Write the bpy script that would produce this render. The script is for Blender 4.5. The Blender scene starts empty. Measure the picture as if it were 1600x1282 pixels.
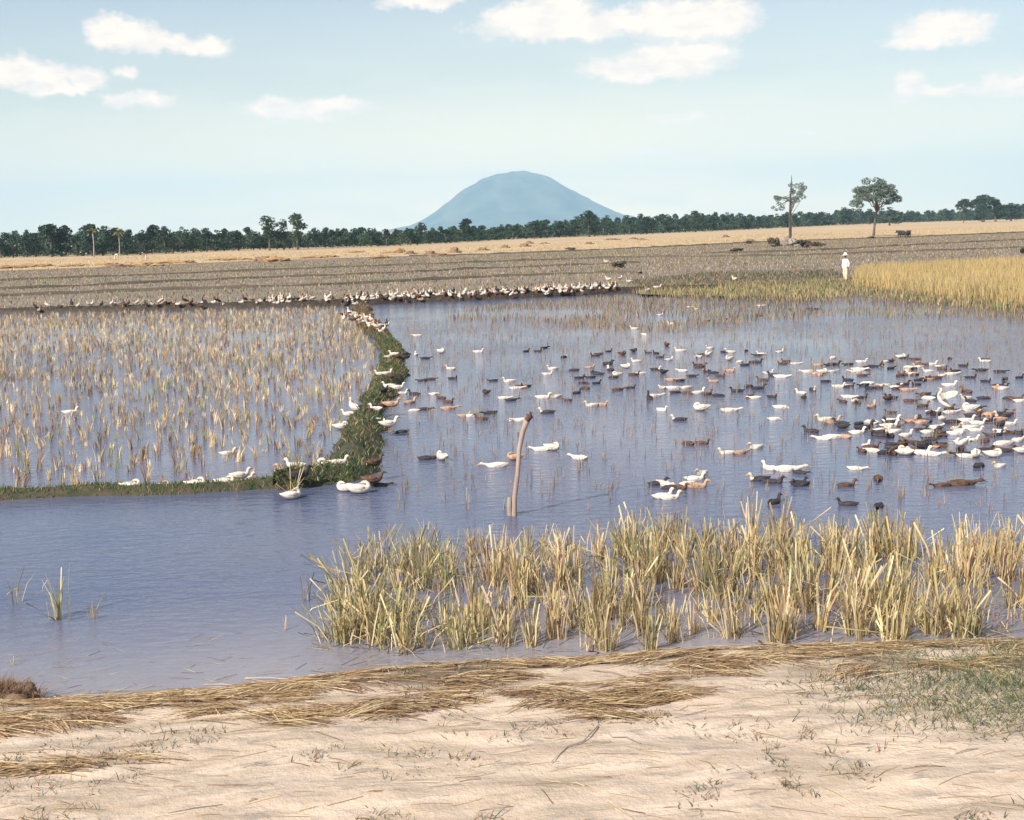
import bpy, bmesh, math, random
import numpy as np
from mathutils import Vector, Matrix, noise
random.seed(7); rng = np.random.default_rng(7)
R = math.radians
scene = bpy.context.scene
col = scene.collection

# ------------------------------------------------------------------ camera
CAM_H, FPX, ROLL = 4.04, 2000.0, R(1.6)
PITCH = math.atan(286 / FPX)
fw = Vector((0, math.cos(PITCH), -math.sin(PITCH)))
r0 = Vector((1, 0, 0)); u0 = r0.cross(fw)
rt = r0 * math.cos(ROLL) - u0 * math.sin(ROLL)
up = u0 * math.cos(ROLL) + r0 * math.sin(ROLL)
cam_d = bpy.data.cameras.new('camera'); cam = bpy.data.objects.new('camera', cam_d); col.objects.link(cam)
cam_d.sensor_width = 36; cam_d.lens = 45; cam_d.clip_end = 40000; cam_d.clip_start = 0.1
cam.matrix_world = Matrix((( rt.x, up.x, -fw.x, 0), (rt.y, up.y, -fw.y, 0), (rt.z, up.z, -fw.z, CAM_H), (0, 0, 0, 1)))
scene.camera = cam

# ------------------------------------------------------------------ light
SUN_EL = R(40); SUN_AZ = R(222)           # clockwise from +Y : left of and a little behind the camera
SUNDIR = Vector((math.sin(SUN_AZ) * math.cos(SUN_EL), math.cos(SUN_AZ) * math.cos(SUN_EL), math.sin(SUN_EL)))
sd = bpy.data.lights.new('sun', 'SUN'); sd.energy = 4.2; sd.angle = R(0.5); sd.color = (1.0, 0.93, 0.84)
so = bpy.data.objects.new('sun', sd); col.objects.link(so)
so.rotation_euler = SUNDIR.to_track_quat('Z', 'Y').to_euler()
scene.view_settings.view_transform = 'Standard'; scene.view_settings.look = 'None'
scene.view_settings.exposure = 0.75; scene.view_settings.gamma = 1.0
scene.cycles.volume_bounces = 2
scene.cycles.max_bounces = 6; scene.cycles.diffuse_bounces = 2; scene.cycles.glossy_bounces = 3

def pxdir(px, py):
    d = fw + rt * ((px - 800) / FPX) + up * ((641 - py) / FPX)
    return d
def at(px, py, z=0.0):
    d = pxdir(px, py); t = (z - CAM_H) / d.z
    return Vector((d.x * t, d.y * t, z))
def hor(px): return 377.3 - 0.0279 * px
def ppm(p):                                # pixels (of 1600) per metre at a point
    return FPX / max(0.1, (Vector(p) - Vector((0, 0, CAM_H))).dot(fw))

world = bpy.data.worlds.new('World'); scene.world = world; world.use_nodes = True
class NT:
    def __init__(s, t): s.t = t; s.n = t.nodes; s.l = t.links
    def new(s, k, **kw):
        n = s.n.new(k)
        for a, v in kw.items(): setattr(n, a, v)
        return n
    def put(s, sock, v):
        if hasattr(v, 'is_output'): s.l.new(v, sock)
        else: sock.default_value = v
    def math(s, op, a, b=0.0, c=None, clamp=False):
        n = s.new('ShaderNodeMath', operation=op, use_clamp=clamp); s.put(n.inputs[0], a); s.put(n.inputs[1], b)
        if c is not None: s.put(n.inputs[2], c)
        return n.outputs[0]
    def vm(s, op, a, b=(0, 0, 0), out=0):
        n = s.new('ShaderNodeVectorMath', operation=op); s.put(n.inputs[0], a); s.put(n.inputs[1], b)
        return n.outputs[out]
    def noise(s, vec, scale, detail=3, rough=0.5):
        n = s.new('ShaderNodeTexNoise'); s.put(n.inputs['Vector'], vec)
        n.inputs['Scale'].default_value = scale; n.inputs['Detail'].default_value = detail; n.inputs['Roughness'].default_value = rough
        return n.outputs[0]
    def mix(s, f, a, b, mode='MIX'):
        n = s.new('ShaderNodeMix', data_type='RGBA', blend_type=mode); s.put(n.inputs[0], f); s.put(n.inputs[6], a); s.put(n.inputs[7], b)
        return n.outputs[2]
    def rng(s, v, a, b, c=0.0, d=1.0):
        n = s.new('ShaderNodeMapRange'); s.put(n.inputs[0], v)
        n.inputs[1].default_value = a; n.inputs[2].default_value = b; n.inputs[3].default_value = c; n.inputs[4].default_value = d
        return n.outputs[0]
w = NT(world.node_tree); w.n.clear()
sky = w.new('ShaderNodeTexSky', sky_type='NISHITA', sun_disc=False)
sky.sun_elevation = SUN_EL; sky.sun_rotation = SUN_AZ; sky.air_density = 1.0; sky.dust_density = 1.6; sky.ozone_density = 1.0
tc = w.new('ShaderNodeTexCoord'); D = tc.outputs['Generated']
sep = w.new('ShaderNodeSeparateXYZ'); w.l.new(D, sep.inputs[0])
az = w.math('ARCTAN2', sep.outputs[0], sep.outputs[1])
comb = w.new('ShaderNodeCombineXYZ'); w.l.new(az, comb.inputs[0]); w.l.new(sep.outputs[2], comb.inputs[1])
P = comb.outputs[0]
def cl(px, py, wp, hp):
    d = pxdir(px, py).normalized(); return (math.atan2(d.x, d.y), d.z, wp / FPX, hp / FPX)
# each cloud: a heap of ellipses (centre px, half-width, half-height)
CL = [(168,50,34,24),(205,58,60,22),(260,68,60,16),(315,70,48,16),
      (20,112,60,24),(70,120,50,18),(136,122,30,20),(88,140,60,10),
      (215,157,52,13),(195,158,30,12),(201,114,16,10),
      (480,168,100,16),(520,163,50,12),(430,170,50,11),
      (660,2,70,14),
      (810,32,58,26),(870,22,66,34),(960,38,80,22),(1060,30,90,34),(1120,26,66,34),(900,45,160,16),
      (1060,92,84,28),(1090,86,54,26),(980,108,76,18),(1000,112,90,18),
      (1470,45,64,24),(1500,44,50,24),(1440,64,60,14),
      (1420,136,24,20),(1480,142,90,10),(1566,130,30,18),(1600,132,40,16),
      (1060,180,44,9),(1108,276,18,9),(680,285,26,9),(430,308,22,6),(1000,242,50,7),(885,202,24,5),(750,262,60,7),(1240,210,26,6),
      # beyond the frame, for the water to reflect
      (300,-120,150,50),(900,-200,190,60),(1500,-160,160,44),(-300,60,140,40),(1900,70,150,40),(500,-420,260,80),(1300,-480,240,80)]
warp = w.vm('SCALE', w.vm('SUBTRACT', w.new('ShaderNodeTexNoise').outputs[1], (0.5, 0.5, 0.5)), (0, 0, 0))
wn = warp.node.inputs[0].links[0].from_node.inputs[0].links[0].from_node
wn.inputs['Scale'].default_value = 60; wn.inputs['Detail'].default_value = 4
w.l.new(P, wn.inputs['Vector']); warp.node.inputs['Scale'].default_value = 0.018
Pw = w.vm('ADD', P, warp)
acc = None
for c in CL:
    a, e, ww, hh = cl(*c)
    v = w.vm('MULTIPLY', w.vm('SUBTRACT', Pw, (a, e, 0)), (1 / ww, 1 / hh, 0))
    L = w.vm('LENGTH', v, out=1)
    acc = L if acc is None else w.math('SMOOTH_MIN', acc, L, 0.25)
fb = w.noise(w.vm('MULTIPLY', P, (1, 1.8, 1)), 150, 5, 0.55)
dens = w.math('ADD', w.math('SUBTRACT', 1.0, acc), w.math('MULTIPLY', w.math('SUBTRACT', fb, 0.5), 0.7))
mask = w.rng(dens, -0.16, 0.42); 
wisp = w.noise(w.vm('MULTIPLY', P, (1, 5, 1)), 9, 5, 0.55)
wispm = w.math('MULTIPLY', w.rng(wisp, 0.42, 0.72), w.rng(sep.outputs[2], 0.16, 0.02, 0.0, 0.55))
thin = w.rng(sep.outputs[2], 0.0, 0.20, 0.92, 0.12)      # milky air of the dry season: pale near the horizon
side = w.rng(w.math('ABSOLUTE', w.math('ADD', az, -0.03)), 0.05, 0.55, 1.0, 0.6)
SKYS = 0.082
base = w.mix(w.math('MULTIPLY', thin, side), sky.outputs[0], w.mix(w.rng(sep.outputs[2], 0.01, 0.11), (17.5, 13.0, 7.0, 1), (8.6, 7.8, 5.9, 1)))
base = w.mix(wispm, base, (9.0, 8.2, 6.6, 1))
shadec = w.mix(w.rng(w.noise(w.vm('MULTIPLY', P, (1, 2.2, 1)), 45, 4, 0.6), .38, .62), (8.4, 7.3, 6.5, 1), (10.4, 8.5, 6.9, 1))
cloudc = shadec
base = w.mix(w.math('MULTIPLY', mask, 0.92), base, cloudc, 'LIGHTEN')
bg = w.new('ShaderNodeBackground'); w.l.new(base, bg.inputs[0]); bg.inputs[1].default_value = SKYS
wo = w.new('ShaderNodeOutputWorld'); w.l.new(bg.outputs[0], wo.inputs[0])

# ------------------------------------------------------------------ helpers
def tag(o, label=None, cat=None, group=None, kind=None):
    if label: o['label'] = label
    if cat: o['category'] = cat
    if group: o['group'] = group
    if kind: o['kind'] = kind
    return o
def empty(name, loc=(0, 0, 0), rz=0.0):
    o = bpy.data.objects.new(name, None); col.objects.link(o); o.location = loc; o.rotation_euler = (0, 0, rz)
    o.empty_display_size = 0.2
    return o
def ob(name, me, parent=None, loc=None):
    o = bpy.data.objects.new(name, me); col.objects.link(o)
    if parent: o.parent = parent
    if loc is not None: o.location = loc
    return o
def copy_tree(o, parent=None):
    c = o.copy(); col.objects.link(c); c.parent = parent
    for ch in list(o.children): copy_tree(ch, c)
    return c

def material(name, c1, c2=None, scale=3.0, rough=0.85, c3=None, bump=0.0, rand=0.0, stretch=(1, 1, 1), detail=4, spec=0.25, lo=0.35, hi=0.65, transl=0.0):
    m = bpy.data.materials.new(name); m.use_nodes = True; t = NT(m.node_tree)
    b = t.n['Principled BSDF']; b.inputs['Roughness'].default_value = rough; b.inputs['Specular IOR Level'].default_value = spec
    g = t.new('ShaderNodeNewGeometry').outputs['Position']
    v = t.vm('MULTIPLY', g, stretch)
    c = (*c1, 1)
    if c2:
        nz = t.noise(v, scale, detail, 0.6); c = t.mix(t.rng(nz, lo, hi), (*c1, 1), (*c2, 1))
    if c3:
        nz2 = t.noise(v, scale * 0.23, 3, 0.6); c = t.mix(t.rng(nz2, 0.5, 0.72), c, (*c3, 1))
    if rand:
        oi = t.new('ShaderNodeObjectInfo').outputs['Random']
        hsv = t.new('ShaderNodeHueSaturation'); t.put(hsv.inputs['Color'], c)
        t.put(hsv.inputs['Value'], t.rng(oi, 0, 1, 1 - rand, 1 + rand))
        oj = t.math('FRACT', t.math('MULTIPLY', oi, 7.31))
        t.put(hsv.inputs['Hue'], t.rng(oj, 0, 1, 0.5 - rand * 0.05, 0.5 + rand * 0.05)); c = hsv.outputs[0]
    t.put(b.inputs['Base Color'], c)
    if transl: 
        tr = t.new('ShaderNodeBsdfTranslucent'); t.put(tr.inputs[0], c)
        ms = t.new('ShaderNodeMixShader'); ms.inputs[0].default_value = transl
        t.l.new(b.outputs[0], ms.inputs[1]); t.l.new(tr.outputs[0], ms.inputs[2])
        t.l.new(ms.outputs[0], t.n['Material Output'].inputs[0])
    if bump:
        bp = t.new('ShaderNodeBump'); bp.inputs['Strength'].default_value = 0.6; bp.inputs['Distance'].default_value = bump
        t.put(bp.inputs['Height'], t.noise(v, scale * 1.7, 6, 0.65)); t.l.new(bp.outputs[0], b.inputs['Normal'])
    return m

M = {}
M['straw'] = material('straw', (0.56, 0.42, 0.21), (0.42, 0.30, 0.15), 5, rand=0.27, transl=0.25)
M['straw_pale'] = material('straw_pale', (0.74, 0.61, 0.38), (0.60, 0.47, 0.27), 5, rand=0.27, transl=0.25)
M['straw_brown'] = material('straw_brown', (0.27, 0.165, 0.10), (0.17, 0.10, 0.06), 5, rand=0.27, transl=0.2)
M['blade_green'] = material('blade_green', (0.21, 0.23, 0.10), (0.33, 0.30, 0.15), 4, rand=0.15, transl=0.3)
M['grass_dark'] = material('grass_dark', (0.035, 0.07, 0.022), (0.07, 0.11, 0.035), 3, rand=0.1, transl=0.2)
M['reed_mauve'] = material('reed_mauve', (0.20, 0.13, 0.12), (0.30, 0.21, 0.15), 4, rand=0.1)
M['gold'] = material('gold', (0.70, 0.48, 0.20), (0.52, 0.39, 0.17), 0.35, rand=0.05, transl=0.25)
M['gold_green'] = material('gold_green', (0.42, 0.37, 0.16), (0.56, 0.43, 0.19), 0.3, transl=0.25)
M['mud_wet'] = material('mud_wet', (0.032, 0.026, 0.022), (0.055, 0.042, 0.032), 4, rough=0.6, bump=0.05)
M['dike_soil'] = material('dike_soil', (0.085, 0.07, 0.05), (0.05, 0.06, 0.03), 2.2, rough=0.9, bump=0.06)
M['dike_green'] = material('dike_green', (0.035, 0.048, 0.022), (0.085, 0.066, 0.048), 5, rough=0.95, bump=0.06)
M['soil_far'] = material('soil_far', (0.10, 0.078, 0.058), (0.07, 0.068, 0.045), 0.5, rough=0.95)
M['field'] = material('field', (0.235, 0.19, 0.15), (0.165, 0.140, 0.120), 0.12, rough=0.95, c3=(0.15, 0.155, 0.095), stretch=(1, 1.6, 1))
M['goldfield'] = material('goldfield', (0.50, 0.36, 0.21), (0.42, 0.31, 0.19), 0.06, rough=0.95, c3=(0.38, 0.27, 0.17), stretch=(1, 1.6, 1))
M['ground'] = material('ground', (0.12, 0.13, 0.07), (0.18, 0.16, 0.09), 0.01, rough=0.95)
M['greenstrip'] = material('greenstrip', (0.13, 0.15, 0.07), (0.20, 0.17, 0.10), 0.5, rough=0.95)
M['leaf_dark'] = material('leaf_dark', (0.016, 0.034, 0.022), (0.034, 0.062, 0.032), 0.5, rand=0.35, lo=0.3, hi=0.7)
M['leaf_mid'] = material('leaf_mid', (0.032, 0.058, 0.034), (0.06, 0.09, 0.045), 0.4, rand=0.3)
M['leaf_soft'] = material('leaf_soft', (0.085, 0.12, 0.095), (0.14, 0.17, 0.125), 0.6)
M['palm'] = material('palm', (0.16, 0.17, 0.055), (0.24, 0.22, 0.08), 1)
M['bark'] = material('bark', (0.16, 0.12, 0.09), (0.08, 0.06, 0.05), 3)
M['bark_dark'] = material('bark_dark', (0.05, 0.042, 0.04), (0.09, 0.075, 0.065), 1.2)
M['bark_pale'] = material('bark_pale', (0.36, 0.32, 0.27), (0.25, 0.21, 0.18), 1.5)
M['forest'] = material('forest', (0.02, 0.035, 0.03), (0.11, 0.11, 0.08), 0.006, rough=1, detail=8)
M['heap'] = material('heap', (0.42, 0.26, 0.11), (0.24, 0.14, 0.07), 1.2, bump=0.05)
M['heap_dark'] = material('heap_dark', (0.28, 0.18, 0.11), (0.14, 0.09, 0.06), 1.2)
M['bush'] = material('bush', (0.075, 0.07, 0.045), (0.12, 0.09, 0.06), 1.2)
M['rock'] = material('rock', (0.36, 0.31, 0.26), (0.17, 0.14, 0.12), 1.5, bump=0.05)

def water_mat():
    m = bpy.data.materials.new('paddy_water'); m.use_nodes = True; t = NT(m.node_tree); b = t.n['Principled BSDF']
    g = t.new('ShaderNodeNewGeometry').outputs['Position']
    silt = t.noise(g, 0.12, 4, 0.55)
    c = t.mix(t.rng(silt, 0.35, 0.7), (0.070, 0.090, 0.165, 1), (0.135, 0.135, 0.190, 1))
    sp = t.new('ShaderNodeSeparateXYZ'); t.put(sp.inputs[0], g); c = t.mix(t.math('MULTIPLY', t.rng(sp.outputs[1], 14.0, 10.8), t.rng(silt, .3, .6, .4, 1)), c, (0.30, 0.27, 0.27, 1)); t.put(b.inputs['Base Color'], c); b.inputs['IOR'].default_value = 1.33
    b.inputs['Specular IOR Level'].default_value = 0.5
    ruf = t.rng(t.noise(g, 0.35, 3), 0.35, 0.7, 0.05, 0.14); t.put(b.inputs['Roughness'], ruf)
    h1 = t.noise(t.vm('MULTIPLY', g, (1, 1.9, 1)), 3.2, 3, 0.5)
    h2 = t.noise(t.vm('MULTIPLY', g, (1, 1.5, 1)), 13, 3, 0.6)
    h = t.math('ADD', t.math('MULTIPLY', h1, 0.035), t.math('MULTIPLY', h2, 0.010))
    bp = t.new('ShaderNodeBump'); t.put(bp.inputs['Height'], h); bp.inputs['Distance'].default_value = 1.0
    t.put(bp.inputs['Strength'], t.rng(t.noise(g, 0.09, 3), 0.38, 0.62, 0.35, 1.0))
    t.l.new(bp.outputs[0], b.inputs['Normal'])
    return m
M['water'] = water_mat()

def bank_mat():
    m = bpy.data.materials.new('sandy_track'); m.use_nodes = True; t = NT(m.node_tree); b = t.n['Principled BSDF']
    b.inputs['Roughness'].default_value = 0.95; b.inputs['Specular IOR Level'].default_value = 0.1
    g = t.new('ShaderNodeNewGeometry').outputs['Position']
    rot = t.new('ShaderNodeVectorRotate'); t.put(rot.inputs['Vector'], g); rot.inputs['Angle'].default_value = -0.12
    v = rot.outputs[0]
    n1 = t.noise(t.vm('MULTIPLY', v, (0.55, 2.6, 1)), 2.2, 5, 0.6)
    n2 = t.noise(t.vm('MULTIPLY', v, (0.6, 1.7, 1)), 5, 5, 0.68)
    n3 = t.noise(v, 0.7, 3, 0.5)
    c = t.mix(t.rng(n1, 0.38, 0.66), (0.60, 0.48, 0.375, 1), (0.42, 0.325, 0.24, 1))
    c = t.mix(t.rng(n2, 0.53, 0.68, 0, 0.8), c, (0.27, 0.235, 0.21, 1))
    c = t.mix(t.rng(n3, 0.52, 0.75, 0, 0.4), c, (0.42, 0.34, 0.24, 1))
    at_ = t.new('ShaderNodeAttribute', attribute_name='wet')
    c = t.mix(t.math('MULTIPLY', at_.outputs['Fac'], 0.85), c, (0.13, 0.09, 0.055, 1))
    t.put(b.inputs['Base Color'], c)
    bp = t.new('ShaderNodeBump'); bp.inputs['Distance'].default_value = 0.03; bp.inputs['Strength'].default_value = 0.6
    t.put(bp.inputs['Height'], t.math('ADD', n2, t.noise(v, 22, 5, 0.7))); t.l.new(bp.outputs[0], b.inputs['Normal'])
    return m
M['bank'] = bank_mat()

def mesh_np(name, V, tris, mats, midx=None, smooth=False):
    V = np.asarray(V, np.float32).reshape(-1, 3); T = np.asarray(tris, np.int32).reshape(-1, 3)
    me = bpy.data.meshes.new(name); me.vertices.add(len(V)); me.vertices.foreach_set('co', V.ravel())
    me.loops.add(T.size); me.loops.foreach_set('vertex_index', T.ravel())
    me.polygons.add(len(T)); me.polygons.foreach_set('loop_start', np.arange(0, T.size, 3, dtype=np.int32))
    for m in mats: me.materials.append(M[m] if isinstance(m, str) else m)
    if midx is not None: me.polygons.foreach_set('material_index', np.asarray(midx, np.int32))
    if smooth: me.polygons.foreach_set('use_smooth', np.ones(len(T), bool))
    me.update(calc_edges=True); me.validate()
    return me
def blades(base, H, W, lean, az, nm, curve=0.35, blunt=0.0):
    """base (N,3); upright blades of height H, width W, leaning lean (N,2) metres at the tip; returns verts, tris"""
    N = len(base); wx = np.cos(az) * W / 2; wy = np.sin(az) * W / 2
    V = np.zeros((N, 5, 3)); mid = base.copy(); mid[:, :2] += lean * curve; mid[:, 2] += H * 0.55
    tip = base.copy(); tip[:, :2] += lean; tip[:, 2] += H
    off = np.stack([wx, wy, np.zeros(N)], 1)
    V[:, 0] = base - off; V[:, 1] = base + off; V[:, 2] = mid + off * 0.9; V[:, 3] = mid - off * 0.9; V[:, 4] = tip
    if blunt:
        V = np.concatenate([V[:, :4], (tip + off * blunt)[:, None], (tip - off * blunt + [0, 0, .012])[:, None]], 1); k = np.arange(N)[:, None] * 6
        T = np.stack([k + [0, 1, 2], k + [0, 2, 3], k + [3, 2, 4], k + [3, 4, 5]], 1).reshape(-1, 3)
        return V.reshape(-1, 3), T, np.repeat(nm, 4)
    k = np.arange(N)[:, None] * 5
    T = np.stack([k + [0, 1, 2], k + [0, 2, 3], k + [3, 2, 4]], 1).reshape(-1, 3)
    return V.reshape(-1, 3), T, np.repeat(nm, 3)
def inpoly(pts, poly):
    x, y = pts[:, 0], pts[:, 1]; c = np.zeros(len(pts), bool); n = len(poly)
    for i in range(n):
        x1, y1 = poly[i]; x2, y2 = poly[(i + 1) % n]
        if y1 == y2: continue
        k = ((y1 > y) != (y2 > y)) & (x < (x2 - x1) * (y - y1) / (y2 - y1) + x1); c ^= k
    return c
def sample(polypx, n, z=0.0, world=False):
    poly = polypx if world else [tuple(at(x, y, z)[:2]) for x, y in polypx]
    a = np.array(poly); lo, hi = a.min(0), a.max(0); out = []; got = 0
    while got < n:
        p = rng.random((n * 2, 2)) * (hi - lo) + lo; p = p[inpoly(p, poly)]; out.append(p); got += len(p)
    p = np.concatenate(out)[:n]
    return np.column_stack([p, np.full(n, z)])
def blade_field(name, polypx, n, h, wd, mats, weights, z=0.0, lean=0.25, pts=None, clump=0, crad=0.06, patch=None):
    P0 = sample(polypx, n, z) if pts is None else pts
    if patch:
        sc, th = patch; keep = np.array([noise.noise(Vector((p[0] * sc, p[1] * sc, 3.3))) > th + random.uniform(-.15, .15) for p in P0]); P0 = P0[keep]
    if clump:
        P0 = np.repeat(P0, clump, 0); P0[:, :2] += rng.normal(0, crad, (len(P0), 2))
    N = len(P0); H = rng.uniform(h[0], h[1], N); W = rng.uniform(wd[0], wd[1], N)
    ln = rng.normal(0, lean, (N, 2)) * H[:, None]
    nm = rng.choice(len(mats), N, p=np.array(weights) / sum(weights))
    V, T, I = blades(P0, H, W, ln, rng.uniform(-0.9, 0.9, N), nm)
    return ob(name, mesh_np(name, V, T, mats, I))
def sheet(name, polypx, z, mat, world=False):
    pts = [Vector((*p, z)) if world else at(p[0], p[1], z) for p in polypx]
    bm = bmesh.new(); f = bm.faces.new([bm.verts.new(p) for p in pts]); 
    if f.normal.z < 0 or True:
        bm.normal_update()
        if f.normal.z < 0: f.normal_flip()
    bmesh.ops.triangulate(bm, faces=bm.faces[:])
    me = bpy.data.meshes.new(name); bm.to_mesh(me); bm.free(); me.materials.append(M[mat]); return tag(ob(name, me), kind='structure')
def resample(pts, step):
    out = [pts[0]]
    for a, b in zip(pts[:-1], pts[1:]):
        n = max(1, int((b - a).length / step))
        for i in range(1, n + 1): out.append(a.lerp(b, i / n))
    return out
def smooth_poly(p, k=2):
    for _ in range(k):
        q = [p[0]]
        for a, b in zip(p[:-1], p[1:]): q += [a.lerp(b, .25), a.lerp(b, .75)]
        q.append(p[-1]); p = q
    return p
def ridge(name, pxpts, widths, height, mat, step=0.3, rough=0.05, z0=-0.2, wob=0.12):
    """a low earth bank along a line: widths = half widths at each point"""
    P3 = [Vector((*at(x, y)[:2], wd)) for (x, y), wd in zip(pxpts, widths)]
    P3 = smooth_poly(P3, 2); P3 = resample(P3, step)
    prof = [(-1.25, 0), (-0.95, .45), (-0.6, .85), (-0.2, 1), (0.2, 1.0), (0.6, .85), (0.95, .45), (1.25, 0)]
    V = []; n = len(P3)
    for i, p in enumerate(P3):
        a = P3[max(0, i - 1)]; b = P3[min(n - 1, i + 1)]; t = Vector((b.x - a.x, b.y - a.y, 0)); t.normalize(); nr = Vector((-t.y, t.x, 0))
        for u, h in prof:
            ww = p.z * (1 + wob * 2.2 * noise.noise(Vector((p.x * .8, p.y * .8, u * 2))))
            q = Vector((p.x, p.y, 0)) + nr * u * ww
            zz = z0 + (height - z0) * h + (rough * noise.noise(Vector((q.x * 2.3, q.y * 2.3, 0))) * 1.6 if h else 0)
            V.append((q.x, q.y, zz))
    m = len(prof); T = []
    for i in range(n - 1):
        for j in range(m - 1):
            a = i * m + j; T += [(a, a + m, a + m + 1), (a, a + m + 1, a + 1)]
    return tag(ob(name, mesh_np(name, V, T, [mat], smooth=True)), kind='structure'), P3

# ------------------------------------------------------------------ setting
sheet('ground', [(-11000, -400), (11000, -400), (11000, 11500), (-11000, 11500)], -0.35, 'ground', True)
NEAR = [(-500, 505), (0, 490), (270, 482), (550, 473), (760, 465), (960, 456), (1040, 458), (1250, 466), (1335, 452), (1440, 464), (1600, 482), (2100, 530)]
GB = [(-700, 446), (0, 425), (200, 418), (400, 409), (600, 403), (800, 397), (1000, 388), (1200, 378), (1400, 371), (1600, 363), (2300, 335)]
bx = [tuple(at(*p)[:2]) for p in NEAR]
water_w = [(-60, -5), (70, -5), (70, 75), (-60, 95)]
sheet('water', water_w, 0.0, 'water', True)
gbw = [tuple(at(*p)[:2]) for p in GB]
sheet('dry_field', [tuple(at(*p)[:2]) for p in NEAR] + [gbw[-1], (900, 500), (900, 3000), (-900, 3000), (-900, 300)] , 0.10, 'field', True)
sheet('harvested_field', gbw + [(900, 900), (900, 2600), (-900, 2600), (-900, 300)], 0.13, 'goldfield', True)

# dikes between the fields beyond the water
for ln, wd in [([(-300, 475), (0, 466), (200, 458), (400, 452), (540, 447), (700, 439), (800, 434), (940, 429), (1000, 430)], .22),
           ([(-300, 464), (0, 455), (200, 446), (400, 437), (600, 430), (800, 420), (1000, 413)], .2),
           ([(-300, 451), (0, 441), (400, 425), (800, 410), (1015, 403), (1200, 403), (1400, 396), (1600, 389), (1900, 378)], .35),
           ([(1100, 398), (1250, 395), (1400, 386), (1600, 376), (1900, 365)], .35),
           ([(640, 402), (800, 398), (1000, 389), (1200, 379), (1400, 373), (1600, 364), (1900, 352)], .6)]:
    ridge('field_dike', ln, [wd] * len(ln), 0.27, 'soil_far', step=1.5, z0=0.0, rough=0.12, wob=.35)

far_dike, FD = ridge('far_dike', [(-500, 508), (-150, 496), (0, 491), (130, 488), (270, 484), (400, 481), (550, 477), (650, 472), (760, 468), (870, 463), (980, 457), (1060, 455), (1120, 453)],
    [.35, .38, .4, .45, .5, .55, .7, .6, .5, .5, .45, .35, .3], 0.33, 'mud_wet', wob=.2)
mid_dike, MD = ridge('grassy_dike', [(566, 482), (566, 500), (585, 518), (612, 545), (614, 572), (598, 612), (582, 640), (562, 680), (556, 712), (540, 742), (480, 757), (430, 765)],
    [.5, .5, .38, .38, .38, .48, .28, .48, .55, .5, .25, .12], 0.24, 'dike_green', wob=.45, rough=.05)
near_dike, ND = ridge('near_dike', [(-400, 800), (-100, 785), (0, 779), (120, 774), (260, 770), (380, 765), (470, 758), (540, 748)],
    [.28, .28, .21, .18, .2, .22, .28, .34], 0.14, 'dike_green', rough=.035, wob=.35)
sheet('grass_strip', [(990, 449), (1150, 440), (1330, 436), (1345, 447), (1260, 466), (1100, 462), (1000, 460)], 0.125, 'greenstrip')

# roadside bank: waterline in the photo, then a slope up to the sandy track
EDGE = [(-500, 1120), (-150, 1112), (0, 1108), (150, 1104), (300, 1092), (450, 1078), (600, 1058), (750, 1048), (900, 1042), (1100, 1030), (1300, 1022), (1600, 1012), (1900, 1004), (2400, 996)]
EW = resample(smooth_poly([at(x, y) for x, y in EDGE], 2), 0.06)
EX = np.array([p.x for p in EW]); EY = np.array([p.y for p in EW])
def edge_y(x): return float(np.interp(x, EX, EY))
def bank_z(x, y):
    t = edge_y(x) - y
    if t < 0: z = t * 0.5
    else: z = 0.30 * (1 - math.exp(-t / 0.45)) + 0.12 * (1 - math.exp(-t / 2.2))
    if t > -0.1: z += 0.018 * noise.noise(Vector((x * 2.1, y * 3.6, 11))) + 0.035 * noise.noise(Vector((x * .9, y * 2.2, 1))) * min(1, t + .3) + 0.012 * noise.noise(Vector((x * 4, y * 9, 2)))
    return max(z, -0.33)
xs = np.concatenate([np.arange(-40, -12, 1), np.arange(-12, -5, .25), np.arange(-5, 6.5, .045), np.arange(6.5, 14, .25), np.arange(14, 40, 1)])
ts = np.concatenate([[-.7, -.3, -.12], np.arange(-.05, 6.2, .04), np.arange(6.3, 16, .4), np.arange(16.5, 45, 2)])
V = []; wet = []
for x in xs:
    ey = edge_y(x)
    for t_ in ts:
        V.append((x, ey - t_, bank_z(x, ey - t_)))
        wn_ = noise.noise(Vector((x * .8, (ey - t_) * 2.0, 5)))
        wet.append(max(0, min(1, 1.0 - (t_ - 0.45 - wn_ * .9) / 0.6)))
m = len(ts); I = np.arange(len(xs) - 1)[:, None] * m + np.arange(m - 1)[None, :]; I = I.ravel()
T = np.concatenate([np.stack([I, I + m + 1, I + m], 1), np.stack([I, I + 1, I + m + 1], 1)])
T = T[:, ::-1]
me = mesh_np('roadside_bank', V, T, ['bank'], smooth=True)
a_ = me.attributes.new('wet', 'FLOAT', 'POINT'); a_.data.foreach_set('value', np.array(wet, np.float32))
if me.polygons[0].normal.z < 0: me.flip_normals()
tag(ob('roadside_bank', me), kind='structure')

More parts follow.
